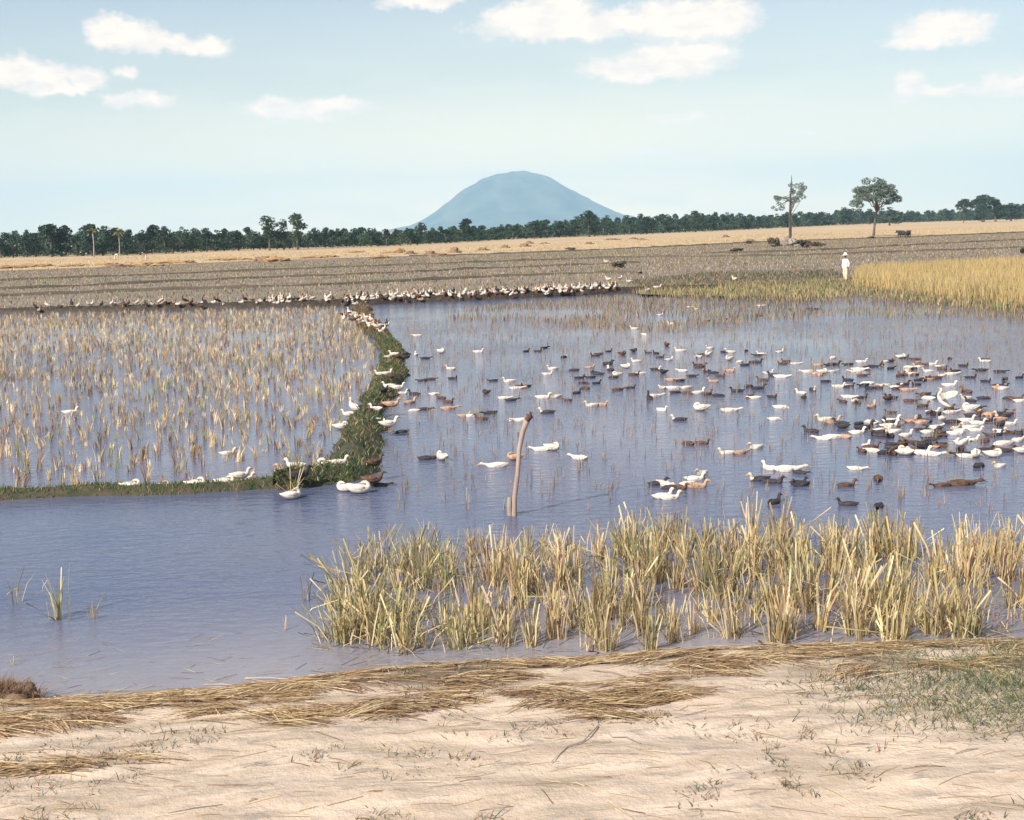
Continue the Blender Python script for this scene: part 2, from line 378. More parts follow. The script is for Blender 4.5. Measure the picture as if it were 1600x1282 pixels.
# mountain
prof = [(560, 366), (600, 361), (640, 353), (660, 344), (680, 332), (700, 319), (720, 304), (740, 290), (755, 280), (775, 272), (800, 268), (825, 268), (850, 273), (870, 281), (890, 292), (910, 305), (930, 318), (950, 328), (975, 337), (1010, 345), (1060, 350)]
MDIST = 9000.0
cx0 = pxdir(806, 350); cxm = cx0.x / cx0.y * MDIST
def ang(px, py):
    d = pxdir(px, py); return d.x / d.y * MDIST - cxm, CAM_H + d.z / d.y * MDIST
pa = [ang(*p) for p in prof]; px_ = np.array([a for a, b in pa]); pz_ = np.array([max(0, b) for a, b in pa]); pz_[0] = pz_[-1] = 0
V = []; NA, NR = 160, 60; RM = 1250
for i in range(NA):
    th = 2 * math.pi * i / NA; c, s = math.cos(th), math.sin(th)
    for j in range(NR):
        r = RM * (j / (NR - 1))
        if j == 0: r = 1
        hl = np.interp(-r, px_, pz_); hr = np.interp(r, px_, pz_); k = (c + 1) / 2
        z = hl * (1 - k) + hr * k
        nz = noise.fractal(Vector((c * r / 260, s * r / 260, 0.3)), 1.0, 2.1, 5)
        z = max(-1, z + nz * 30 * min(1, z / 90) - (2 if z < 2 else 0))
        V.append((cxm + c * r, MDIST + s * r, z))
T = []
for i in range(NA):
    for j in range(NR - 1):
        a = i * NR + j; b = ((i + 1) % NA) * NR + j; T += [(a, a + 1, b + 1), (a, b + 1, b)]
hill = ob('hill', mesh_np('hill', V, T, ['forest'], smooth=True)); tag(hill, kind='structure')

# ------------------------------------------------------------------ haze
bm = bmesh.new(); bmesh.ops.create_cube(bm, size=1.0)
me = bpy.data.meshes.new('haze'); bm.to_mesh(me); bm.free()
hz = ob('haze', me); hz.scale = (22400, 12400, 481.35); hz.location = (0, 5700, -1.35 + 481.35 / 2)
mh = bpy.data.materials.new('haze_air'); mh.use_nodes = True; t = NT(mh.node_tree); t.n.remove(t.n['Principled BSDF'])
pv = t.new('ShaderNodeVolumePrincipled'); pv.inputs['Color'].default_value = (0.48, 0.76, 1.0, 1); pv.inputs['Density'].default_value = 0.00012
pv.inputs['Anisotropy'].default_value = 0.0
t.l.new(pv.outputs[0], t.n['Material Output'].inputs['Volume']); me.materials.append(mh); tag(hz, kind='stuff')

# ------------------------------------------------------------------ trees
def tube(V, T, pts, rads, seg=6):
    """adds a tapered tube through pts"""
    b0 = len(V); n = len(pts)
    for i, p in enumerate(pts):
        a = pts[max(0, i - 1)]; b = pts[min(n - 1, i + 1)]; d = (b - a).normalized()
        ref = Vector((0, 0, 1)) if abs(d.z) < .9 else Vector((1, 0, 0)); u = d.cross(ref).normalized(); v = d.cross(u)
        for k in range(seg):
            an = 2 * math.pi * k / seg; V.append(tuple(p + (u * math.cos(an) + v * math.sin(an)) * rads[i]))
    for i in range(n - 1):
        for k in range(seg):
            a = b0 + i * seg + k; b = b0 + i * seg + (k + 1) % seg; T.append((a, b, b + seg)); T.append((a, b + seg, a + seg))
    V.append(tuple(pts[-1])); e = len(V) - 1
    for k in range(seg): T.append((b0 + (n - 1) * seg + k, b0 + (n - 1) * seg + (k + 1) % seg, e))
def leaves(centres, n, rad, size, flat=0.7):
    """leaf faces around cluster centres -> verts, tris"""
    c = np.array([tuple(x[0]) for x in centres]); r = np.array([x[1] for x in centres])
    idx = rng.choice(len(c), n, p=r ** 2 / (r ** 2).sum())
    d = rng.normal(0, 1, (n, 3)); d /= np.linalg.norm(d, axis=1)[:, None]; d[:, 2] *= flat
    p = c[idx] + d * (r[idx] * rng.uniform(0.45, 1.08, n) ** 0.6)[:, None]
    a = rng.normal(0, 1, (n, 3)); a /= np.linalg.norm(a, axis=1)[:, None]
    b = np.cross(a, rng.normal(0, 1, (n, 3))); b /= np.linalg.norm(b, axis=1)[:, None]
    s = (size * rng.uniform(0.6, 1.35, n))[:, None]
    V = np.stack([p - a * s, p - b * s * .5, p + a * s, p + b * s * .5], 1).reshape(-1, 3)
    k = np.arange(n)[:, None] * 4
    T = np.stack([k + [0, 1, 2], k + [0, 2, 3]], 1).reshape(-1, 3)
    return V, T
def tree_proto(seed, kind='round', trunk='bark', leaf='leaf_dark', n=700, size=0.035):
    """unit tree: height 1, crown about 0.6 wide"""
    random.seed(seed); V = []; T = []
    cen = []
    if kind == 'round':
        tube(V, T, [Vector((0, 0, -.02)), Vector((.01, 0, .2)), Vector((.02, .01, .5))], [.03, .024, .012])
        for i in range(17):
            a = random.uniform(0, 6.28); rr = random.uniform(.05, .29); z = random.uniform(.12, .88); k = math.sin(max(.15, min(1, (1.05 - z) / .8)) * 1.6)
            cen.append((Vector((math.cos(a) * rr * k, math.sin(a) * rr * k, z)), random.uniform(.09, .17)))
        cen.append((Vector((0, 0, .9)), .09))
        for i in range(4):
            c = cen[i][0]; tube(V, T, [Vector((.01, 0, .2 + .05 * i)), c], [.013, .005], 5)
    elif kind == 'open':      # tall, bare trunk, loose crown at the top
        tube(V, T, [Vector((0, 0, -.02)), Vector((.015, 0, .35)), Vector((0, .01, .7))], [.022, .017, .009])
        for i in range(18):
            a = random.uniform(0, 6.28); z = random.uniform(.30, .9); rr = random.uniform(.02, .26) * (1.2 - z)
            cen.append((Vector((math.cos(a) * rr, math.sin(a) * rr, z)), random.uniform(.08, .13)))
        for i in range(6): tube(V, T, [Vector((.01, 0, .45 + .03 * i)), cen[i][0]], [.008, .003], 5)
    elif kind == 'umbrella':
        tube(V, T, [Vector((0, 0, -.02)), Vector((.015, 0, .12)), Vector((.03, 0, .30)), Vector((.06, 0, .42))], [.024, .017, .015, .012], 7)
        for i in range(64):
            a = i * 2.4 + random.uniform(-.2, .2); rr = .35 * math.sqrt((i + .5) / 64); z = .90 - .28 * (rr / .36) ** 2 - random.uniform(0, .16)
            c = Vector((math.cos(a) * rr + .02, math.sin(a) * rr, z)); cen.append((c, random.uniform(.050, .082)))
            if i % 3 == 0:
                m_ = Vector((.05 + c.x * .35, c.y * .35, .40 + .2 * random.random())); tube(V, T, [Vector((.055, 0, .36 + .03 * (i % 4))), m_, c], [.009, .006, .002], 5)
        for i in range(10):
            a = random.uniform(0, 6.28); cen.append((Vector((.02 + math.cos(a) * .26, math.sin(a) * .26, random.uniform(.48, .62))), random.uniform(.03, .05)))
    tm = mesh_np('trunk', V, T, [trunk], smooth=True)
    LV, LT = leaves(cen, n, None, size); cm = mesh_np('crown', LV, LT, [leaf])
    return tm, cm
random.seed(5)
PR = [tree_proto(10 + i, 'round', 'bark', ['leaf_dark', 'leaf_mid'][i % 3 == 2], 800, .042) for i in range(7)]
PO = [tree_proto(30 + i, 'open', 'bark', 'leaf_mid', 1000, .028) for i in range(3)]
PU = tree_proto(50, 'umbrella', 'bark', 'leaf_soft', 10000, .013)
def put_tree(name, proto, px, dist, ytop, wscale, label, cat='tree', group=None, rz=None):
    d = pxdir(px, hor(px)); y = dist; x = d.x / d.y * y
    h = CAM_H + (pxdir(px, ytop).z / pxdir(px, ytop).y) * dist; h = max(h, 2.0)
    e = empty(name, (x, y, 0.1), random.uniform(0, 6.28) if rz is None else rz); e.scale = (h * wscale, h * wscale, h)
    ob('trunk', proto[0], e); ob('crown', proto[1], e)
    return tag(e, label, cat, group)
BASE = [(-400, 410), (0, 404), (200, 400), (400, 391), (600, 386), (700, 381), (800, 375), (1000, 367), (1200, 358), (1300, 353), (1400, 349), (1600, 343), (2000, 333)]
TOP = [(-400, 356), (0, 364), (8, 362), (20, 356), (35, 362), (50, 354), (85, 350), (100, 345), (115, 358), (135, 356), (142, 348), (160, 357), (187, 352), (200, 360), (225, 360), (250, 349), (268, 362), (290, 355), (350, 360), (375, 356), (400, 362), (480, 362), (500, 356), (550, 357), (600, 360), (640, 355), (655, 350), (670, 355), (700, 355), (730, 350), (760, 354), (800, 351), (830, 348), (860, 341), (885, 344), (910, 336), (920, 330), (935, 337), (960, 340), (1000, 337), (1050, 336), (1100, 329), (1120, 334), (1200, 334), (1300, 331), (1320, 326), (1400, 329), (1500, 328), (1570, 320), (1600, 318), (2000, 312)]
bx_, by_ = np.array(BASE).T; tx_, ty_ = np.array(TOP).T
def reg(px):
    for lim, s in [(90, 'at the left end of the treeline'), (200, 'around the yellowish palms'), (405, 'right of the yellowish palms'), (500, 'under the three tall loose trees'),
                   (650, 'left of the mountain foot'), (820, 'under the mountain left half'), (1000, 'under the mountain right half'),
                   (1220, 'left of the bare pole'), (1345, 'left of the umbrella tree'), (1480, 'right of the umbrella tree')]:
        if px < lim: return s
    return 'at the right end of the treeline'
px = -120.0; k = 0
while px < 1740:
    for row in range(2):
        pj = px + random.uniform(-5, 5) + row * 7
        dist = CAM_H * FPX / max(8.5, (np.interp(pj, bx_, by_) - hor(pj))) * (1.0 + .10 * row + random.uniform(-.015, .02))
        yt = np.interp(pj, tx_, ty_); b = np.interp(pj, bx_, by_)
        yt = yt + (b - yt) * (random.uniform(-.14, .12) if row else random.uniform(-.08, .24))
        hp = (b - yt); ws = random.uniform(.95, 1.5) * (1.15 if hp < 25 else 1)
        shade = 'mid-green tree' if (k % 7) % 3 == 2 else 'dark green tree'
        kind = PR[k % 7]
        put_tree('broadleaf_tree', kind, pj, dist, yt, ws, '%s %s, %s row' % (shade, reg(pj), ['front', 'back'][row]), 'tree', 'trees of the far treeline')
        k += 1
    px += max(11.5, hp * .42)
# what closes the gaps deeper in the wood
n = 60000; ux = rng.uniform(-500, 2100, n); vv = rng.random(n); 
cxs = np.empty((n, 3)); 
gx = np.interp(ux, bx_, by_); tx2 = np.interp(ux, tx_, ty_)
jag = np.array([noise.noise(Vector((u * .06, 0, 9))) for u in ux])
dist = CAM_H * FPX / np.maximum(9.0, gx - (377.3 - .0279 * ux)) * (1.035 + .10 * rng.random(n))
dd = [pxdir(u, 377.3 - .0279 * u) for u in ux]; rx = np.array([d.x / d.y for d in dd])
cxs[:, 0] = rx * dist; cxs[:, 1] = dist
topz = CAM_H + ((377.3 - .0279 * ux) - (tx2 + (gx - tx2) * (.30 - .35 * jag))) / FPX * dist
cxs[:, 2] = np.maximum(.5, topz) * vv + .1
a = rng.normal(0, 1, (n, 3)); a /= np.linalg.norm(a, axis=1)[:, None]; b = np.cross(a, rng.normal(0, 1, (n, 3))); b /= np.linalg.norm(b, axis=1)[:, None]
s = (rng.uniform(.25, .6, n) * dist / 400)[:, None]
V = np.stack([cxs - a * s, cxs - b * s * .5, cxs + a * s, cxs + b * s * .5], 1).reshape(-1, 3); kk = np.arange(n)[:, None] * 4
tag(ob('woodland', mesh_np('woodland', V, np.stack([kk + [0, 1, 2], kk + [0, 2, 3]], 1).reshape(-1, 3), ['leaf_dark'])), 'dense dark woodland foliage behind the far treeline', 'woodland', kind='stuff')

def bdist(px, py): return at(px, py).y
put_tree('tall_tree', PO[0], 420, 300, 333, 1.25, 'tall loose-crowned tree on a pale trunk, left of the three above the treeline', group='three tall loose trees above the treeline')
put_tree('tall_tree', PO[1], 442, 302, 342, 1.1, 'slightly lower loose-crowned tree, middle of the three above the treeline', group='three tall loose trees above the treeline')
put_tree('tall_tree', PO[2], 464, 298, 332, 1.35, 'tall pointed loose-crowned tree, right of the three above the treeline', group='three tall loose trees above the treeline')
put_tree('round_tree', PR[1], 730, 375, 341, 1.2, 'dark rounded tree rising from the treeline in front of the mountain left flank')
put_tree('round_tree', PR[4], 920, 420, 328, 1.3, 'dark tall tree standing out of the treeline under the mountain right flank')
put_tree('round_tree', PR[2], 1390, 560, 323, 2.0, 'dense dark green tree just behind the umbrella tree trunk')
put_tree('round_tree', PR[5], 1358, 660, 328, 1.2, 'small dark green tree left of the umbrella tree trunk')
put_tree('round_tree', PR[6], 1580, 620, 317, 1.9, 'dark broad tree right of the heavy round tree at the right end')
put_tree('umbrella_tree', PU, 1365, bdist(1365, 371), 268, 1.0, 'lone tall tree with rounded airy crown beside the golden rice field', rz=0.3)
put_tree('umbrella_tree', tree_proto(61, 'umbrella', 'bark_dark', 'leaf_dark', 4000, .020), 1506, 600, 306, .80, 'small flat-topped dark tree, left one of the pair at the right treeline end', rz=1.0)
put_tree('umbrella_tree', tree_proto(62, 'umbrella', 'bark_dark', 'leaf_dark', 6500, .020), 1538, 620, 301, 1.35, 'wide flat-topped dark tree rising over the right end of the treeline', rz=2.0)
put_tree('round_tree', PR[0], 1556, 600, 309, 1.6, 'heavy dark round tree under the wide flat-topped tree at right')
put_tree('round_tree', PR[3], 1535, 605, 318, 1.5, 'low dark round tree joined to the heavy dark tree at right')
# thin tree behind the pole, crown in two loose halves
random.seed(77); V = []; T = []; cen = []
tube(V, T, [Vector((0, 0, 0)), Vector((.0, 0, .4)), Vector((.02, 0, .62))], [.014, .011, .007])
for i in range(20):
    cen.append((Vector((random.uniform(.0, .25), random.uniform(-.15, .15), random.uniform(.60, .93))), random.uniform(.035, .065)))
for i in range(14):
    cen.append((Vector((random.uniform(-.30, -.08), random.uniform(-.12, .12), random.uniform(.45, .72))), random.uniform(.03, .06)))
for i in range(0, 34, 2): tube(V, T, [Vector((.0, 0, .36 + .012 * i)), cen[i][0]], [.006, .0025], 4)
LV, LT = leaves(cen, 2200, None, .013)
put_tree('slender_tree', (mesh_np('trunk', V, T, ['bark'], smooth=True), mesh_np('crown', LV, LT, ['leaf_soft'])), 1236, bdist(1236, 370), 281, 1.0, 'thin sparse-leaved tree directly behind the bare pole', rz=0)

# palms in the left treeline
def palm(px, dist, ytop, label):
    e = empty('palm_tree', at(px, hor(px) + CAM_H * FPX / dist)); e.location.z = .1
    h = CAM_H + (pxdir(px, ytop).z / pxdir(px, ytop).y) * dist
    V = []; T = []; tube(V, T, [Vector((0, 0, 0)), Vector((.15, 0, h * .4)), Vector((.1, 0, h * .82))], [.16, .11, .09]); ob('trunk', mesh_np('trunk', V, T, ['bark_pale'], smooth=True), e)
    V = []; T = []
    for i in range(16):
        a = i * 2.399; ln = random.uniform(1.0, 1.5); el = random.uniform(-.3, 1.3); prev = None
        for j in range(6):
            u = j / 5; r = ln * u * math.cos(el * (1 - .4 * u)); z = h * .82 + ln * u * math.sin(el) - .7 * u * u
            p = Vector((.1 + math.cos(a) * r, math.sin(a) * r, z)); wv = Vector((-math.sin(a), math.cos(a), -.5)) * (.22 * math.sin(math.pi * min(.98, u * .8 + .15)))
            V += [tuple(p - wv), tuple(p), tuple(p + Vector((-wv.x, -wv.y, wv.z)) * -1 * -1)]
            if prev is not None:
                b = len(V) - 6; T += [(b, b + 1, b + 4), (b, b + 4, b + 3), (b + 1, b + 2, b + 5), (b + 1, b + 5, b + 4)]
            prev = p
    ob('crown', mesh_np('crown', V, T, ['palm']), e)
    tag(e, label, 'palm tree', 'palms in the left treeline')
palm(147, 272, 353, 'yellow-green palm on a pale trunk, left one of the two in the treeline')
palm(187, 272, 354, 'yellow-green palm on a pale trunk, right one of the two in the treeline')

# ------------------------------------------------------------------ pole, rubble, heaps, bushes in the far fields
random.seed(3)
def lump(seed, sx, sy, sz, n=14, m=8, rough=.35, sc=2.0):
    V = []; T = []
    for j in range(m):
        ph = (j / (m - 1)) * math.pi / 2
        for i in range(n):
            th = 2 * math.pi * i / n; d = Vector((math.cos(th) * math.cos(ph), math.sin(th) * math.cos(ph), math.sin(ph)))
            k = 1 + rough * noise.noise(d * sc + Vector((seed * 3.1, seed, 0)))
            V.append((d.x * sx * k, d.y * sy * k, max(-.02, d.z * sz * k - .02)))
    for j in range(m - 1):
        for i in range(n):
            a = j * n + i; b = j * n + (i + 1) % n; T += [(a, b, b + n), (a, b + n, a + n)]
    return V, T
p0 = at(1234, 380); V = []; T = []
tube(V, T, [Vector((0, 0, -.1)), Vector((.08, 0, 1.2)), Vector((-.02, .05, 4.0)), Vector((.1, 0, 7.5)), Vector((.22, 0, 9.6)), Vector((.30, 0, 11.3))], [.30, .22, .19, .15, .10, .04], 8)
tube(V, T, [Vector((.1, 0, 7.6)), Vector((-.12, 0, 8.3))], [.07, .02], 6); tube(V, T, [Vector((.22, 0, 9.5)), Vector((.45, 0, 10.3))], [.05, .015], 6)
tag(ob('bare_trunk', mesh_np('bare_trunk', V, T, ['bark_dark'], smooth=True), loc=(p0.x, p0.y, .1)), 'tall dark bare pole-like tree trunk standing on a pale rubble mound', 'dead tree')
V, T = lump(2, 1.9, 1.2, .95, 40, 16, .95, 4.5); p = at(1232, 386)
tag(ob('rubble_mound', mesh_np('rubble_mound', V, T, ['rock']), loc=(p.x, p.y, .1)), 'pale mound of earth and rubble at the foot of the bare pole', 'rubble mound')
def bush_mesh(seed, mat, leaf_n=500):
    random.seed(seed); cen = [(Vector((random.uniform(-.5, .5), random.uniform(-.3, .3), random.uniform(.15, .55))), random.uniform(.18, .32)) for _ in range(9)]
    LV, LT = leaves(cen, leaf_n, None, .09); return mesh_np('bush', LV, LT, [mat])
BM = [bush_mesh(i, 'bush') for i in range(3)]; BG = bush_mesh(9, 'leaf_mid')
for i, (x, y, wd, hh, lab) in enumerate([(1207, 387, 1.6, 1.9, 'dark scrubby bush just left of the rubble mound'), (1255, 388, 2.6, 1.5, 'low brown scrub right of the rubble mound'), (1272, 389, 2.2, 1.2, 'lowest brown scrub furthest right of the rubble mound'),
        (1150, 396, 2.2, .75, 'dark low bush on the field dike left of the bare pole'), (895, 393, 2.0, .7, 'dark low bush at the near edge of the harvested field below the mountain'), (1170, 383, 1.1, .9, 'small reddish bush in the harvested strip left of the bare pole'),
        (1360, 374, 1.8, .6, 'low green bush at the foot of the umbrella tree'), (965, 421, 1.2, .9, 'grey-brown bush in the middle of the dry field below the mountain'), (1598, 398, .8, .8, 'small dark green bush at the right edge of the dry field')]):
    p = at(x, y); o = ob('bush', BG if 'green' in lab else BM[i % 3], loc=(p.x, p.y, .12)); o.scale = (wd, wd * .8, hh); o.rotation_euler.z = i * 1.3
    tag(o, lab, 'bush')
HM = []
for i in range(4):
    V, T = lump(i + 5, 1, .7, 1, 22, 9, .7, 2.5); n_ = 220
    th = rng.uniform(0, 6.28, n_); rr = rng.uniform(.5, 1.15, n_); bs = np.column_stack([np.cos(th) * rr, np.sin(th) * rr * .7, rng.uniform(0, .6, n_) * (1.2 - rr)])
    BV, BT, BI = blades(bs, rng.uniform(.2, .55, n_), np.full(n_, .05), rng.normal(0, .25, (n_, 2)), rng.uniform(0, 3, n_), np.zeros(n_, int))
    k0 = len(V); HM.append(mesh_np('straw_heap', np.concatenate([np.array(V), BV]), np.concatenate([np.array(T), BT + k0]), [['heap', 'heap', 'heap', 'heap_dark'][i]]))
HEAPS = [(12, 421, 2.2, .5), (40, 419, 2.6, .55), (60, 418, 1.8, .5), (108, 418, 1.6, .35), (124, 417, 1.2, .4), (166, 416, 1.6, .45), (182, 419, 1.5, .5), (205, 417, 1.1, .5), (223, 417, 1.2, .6), (245, 417, .9, .4), (262, 413, 1.9, .45), (284, 413, 1.6, .5), (343, 408, 1.9, .4), (368, 408, 2.2, .5),
         (414, 410, 1.5, .9), (430, 410, 1.7, .8), (490, 405, 1.9, .5), (508, 404, 1.6, .5), (555, 396, 1.5, .4), (594, 405, 1.3, .5), (612, 397, 1.6, .4), (625, 395, .8, .8), (642, 399, .8, .7), (673, 400, .9, .8), (688, 402, 1.6, .5), (711, 397, .8, 1.2), (755, 393, .9, .7), (790, 389, .7, .8), (820, 387, 1.0, .8), (827, 382, .8, .8), (851, 382, .9, .4), (921, 383, .7, .6), (957, 376, 1.6, .5), (990, 375, .9, .6), (1003, 376, .9, .5), (1134, 372, .7, .8), (1172, 380, 1.0, .7)]
for i, (x, y, wd, hh) in enumerate(HEAPS):
    p = at(x, y); o = ob('straw_heap', HM[3] if x > 640 or x in (182, 414) else HM[i % 3], loc=(p.x, p.y, .13)); o.scale = (wd * 1.1, wd, hh * .75); o.rotation_euler.z = random.uniform(-.3, .3)
    where = 'by the left palms' if x < 250 else 'right of the palms' if x < 400 else 'by the three tall trees' if x < 520 else 'left of the mountain' if x < 700 else 'below the mountain' if x < 1000 else 'left of the bare pole'
    look = ('dark ' if (x > 640 or x in (182, 414)) else 'golden-brown ') + ('wide low' if wd > 1.45 else 'small upright' if hh >= .7 else 'small low')
    tag(o, '%s straw heap %s' % (look, where), 'straw heap', 'straw heaps on the harvested field')

# ------------------------------------------------------------------ vegetation of the fields (uncountable)
def stuff(o, label, cat): return tag(o, label, cat, kind='stuff')
LP = [(-250, 500), (0, 494), (270, 488), (520, 482), (555, 500), (575, 530), (592, 560), (590, 590), (570, 615), (545, 650), (515, 690), (500, 738), (400, 757), (0, 772), (-250, 785)]
def clumps_in(polypx, step, keep, jit=.3):
    poly = [tuple(at(x, y)[:2]) for x, y in polypx]; a = np.array(poly); lo, hi = a.min(0), a.max(0)
    gx_, gy_ = np.meshgrid(np.arange(lo[0], hi[0], step), np.arange(lo[1], hi[1], step * 1.15)); p = np.column_stack([gx_.ravel(), gy_.ravel()])
    p += rng.normal(0, step * jit, p.shape); p = p[inpoly(p, poly)]
    nz = np.array([noise.noise(Vector((q[0] * .35, q[1] * .35, 0))) for q in p]); p = p[rng.random(len(p)) < keep + nz * .5]
    return np.column_stack([p, np.zeros(len(p))])
C0 = clumps_in(LP, .29, .50, .2)
near = np.clip((75 - C0[:, 1]) / 50, .35, 1)
B = np.repeat(C0, 9, 0); hs = np.repeat(rng.uniform(.12, .36, len(C0)) * (rng.random(len(C0)) * .5 + .75), 9)
B[:, :2] += rng.normal(0, .022, (len(B), 2)); B[:, 2] = -.03
N = len(B); tilt = np.repeat(rng.normal(0, .07, (len(C0), 2)), 9, 0) + rng.normal(0, .09, (N, 2)); Hh = hs * rng.uniform(.6, 1.1, N)
mi = np.repeat(rng.choice(5, len(C0), p=[.24, .22, .19, .18, .17]), 9); mi = np.where(rng.random(N) < .3, rng.integers(0, 5, N), mi)
V, T, I = blades(B, Hh, rng.uniform(.008, .018, N), tilt * Hh[:, None] * 2, rng.uniform(-1, 1, N), mi)
stuff(ob('rice_stubble', mesh_np('rice_stubble', V, T, ['straw', 'straw_pale', 'straw_brown', 'blade_green', 'reed_mauve'], I)), 'rows of dry rice stubble standing in the flooded left paddy', 'rice stubble')

stuff(blade_field('field_stubble', [(-400, 500), (0, 487), (550, 470), (960, 452), (1100, 450), (1330, 447), (1600, 470), (1700, 440), (1650, 363), (1200, 379), (800, 398), (400, 411), (-400, 437)], 60000, (.08, .24), (.03, .07),
    ['straw', 'straw_pale', 'straw_brown', 'blade_green', 'reed_mauve'], [2.2, 1.6, 2.6, 1.2, 2.2], z=.1, lean=.35), 'short grey-brown stubble covering the dry field beyond the far dike', 'stubble')
stuff(blade_field('harvest_stubble', [(-400, 436), (0, 424), (400, 408), (800, 396), (1200, 377), (1600, 362), (1650, 352), (1200, 366), (800, 384), (400, 396), (-400, 420)], 26000, (.05, .22), (.05, .10),
    ['gold', 'straw_pale', 'straw', 'straw_brown'], [2, 3, 2, .7], z=.13, lean=.5), 'pale straw-coloured stubble of the harvested field before the trees', 'stubble')
stuff(blade_field('ripe_rice', [(1332, 446), (1380, 452), (1440, 463), (1520, 472), (1600, 480), (1720, 492), (1850, 440), (1700, 414), (1600, 417), (1470, 423), (1345, 430)], 72000, (.35, 1.0), (.012, .03),
    ['gold', 'gold_green', 'straw_pale', 'straw_brown', 'blade_green'], [4, 2.2, 1.6, 1.0, .35], z=.1, lean=.22), 'golden ripe rice standing right of the person in white', 'rice crop')
stuff(blade_field('marsh_grass', [(700, 486), (960, 464), (1040, 460), (1240, 468), (1330, 458), (1440, 470), (1600, 486), (1800, 500), (1800, 520), (1500, 498), (1200, 500), (1060, 520), (860, 512), (700, 500)], 8500, (.10, .34), (.012, .03),
    ['blade_green', 'straw', 'straw_brown', 'reed_mauve', 'grass_dark'], [2, .8, .9, 3.4, .4], z=0, lean=.25, patch=(.22, -.15)), 'sparse green and tan grass standing in the far edge of the right paddy', 'marsh grass')
stuff(blade_field('verge_grass', [(985, 458), (1150, 446), (1330, 440), (1345, 452), (1440, 463), (1600, 482), (1750, 497), (1750, 505), (1600, 490), (1440, 475), (1340, 462), (1250, 472), (1040, 464)], 9000, (.10, .42), (.02, .04),
    ['blade_green', 'gold_green', 'straw', 'grass_dark', 'straw_brown', 'reed_mauve'], [2.4, 1.0, 1.2, 1.6, 1.4, 1.6], z=.05, lean=.25), 'yellowish green grass along the far right shore of the paddy', 'grass')
stuff(blade_field('sparse_reeds', [(620, 500), (1600, 505), (1750, 560), (1750, 800), (1200, 800), (620, 800), (600, 760), (640, 640), (640, 560)], 2600, (.05, .26), (.006, .014),
    ['reed_mauve', 'straw_brown', 'blade_green'], [3, 2, 1], z=-.02, lean=.12, clump=3, crad=.03), 'thin scattered reed stalks poking out of the open water', 'reeds')
stuff(blade_field('green_regrowth', [(985, 440), (1100, 428), (1300, 424), (1330, 436), (1320, 446), (1150, 449), (1000, 455)], 9000, (.08, .26), (.03, .06), ['grass_dark', 'reed_mauve', 'leaf_soft', 'straw_brown'], [2, 2.4, 2.0, 1.0], z=.1, lean=.3), 'dull green regrowth on the dry field left of the person', 'grass')
def ridge_grass(name, line, n, h, wd, mats, wts, top, half=1.0, lean=.4, on=None):
    patch = (.9, -.36)
    from mathutils.bvhtree import BVHTree
    bv = BVHTree.FromPolygons([v.co.copy() for v in on.data.vertices], [tuple(p.vertices) for p in on.data.polygons])
    L = [p for p in line]; idx = rng.integers(0, len(L) - 1, n); u = rng.random(n); pts = []
    for i, uu in zip(idx, u):
        a, b = L[i], L[i + 1]; t_ = (b - a); t_ = Vector((t_.x, t_.y, 0)).normalized(); q = a.lerp(b, uu); o_ = random.uniform(-1, 1) * q.z * half
        hit = bv.ray_cast(Vector((q.x - t_.y * o_, q.y + t_.x * o_, 3)), Vector((0, 0, -1)))[0]
        if hit is not None and hit.z > -.03: pts.append(tuple(hit + Vector((0, 0, -.008))))
    return blade_field(name, None, n, h, wd, mats, wts, pts=np.array(pts), lean=lean, patch=patch)
midlow = [p for p in MD if p.y < 50]; midtop = [p for p in MD if p.y >= 48]
stuff(ridge_grass('dike_grass', midtop, 4500, (.04, .16), (.012, .026), ['straw_brown', 'grass_dark', 'straw', 'reed_mauve'], [4, 2, 1, 2], .24, 1.15, on=mid_dike), 'trampled brown grass on the upper end of the middle dike', 'grass')
stuff(ridge_grass('dike_grass', midlow, 13000, (.02, .13), (.008, .018), ['grass_dark', 'blade_green', 'straw_brown', 'straw', 'leaf_dark'], [6, .8, 2.6, .5, 3], .25, 1.2, lean=.7, on=mid_dike), 'short dark green grass growing on the middle dike', 'grass')
stuff(ridge_grass('dike_grass', ND, 5000, (.03, .09), (.006, .014), ['grass_dark', 'blade_green', 'straw_brown'], [6, 1.5, 1.2], .1, 1.1, on=near_dike), 'short green grass growing on the thin near dike', 'grass')
stuff(ridge_grass('dike_grass', FD, 3500, (.04, .16), (.015, .03), ['straw_brown', 'grass_dark', 'straw', 'blade_green'], [3, 2, 1, 1], .30, 1.25, on=far_dike), 'sparse brown grass fringing the muddy far dike', 'grass')

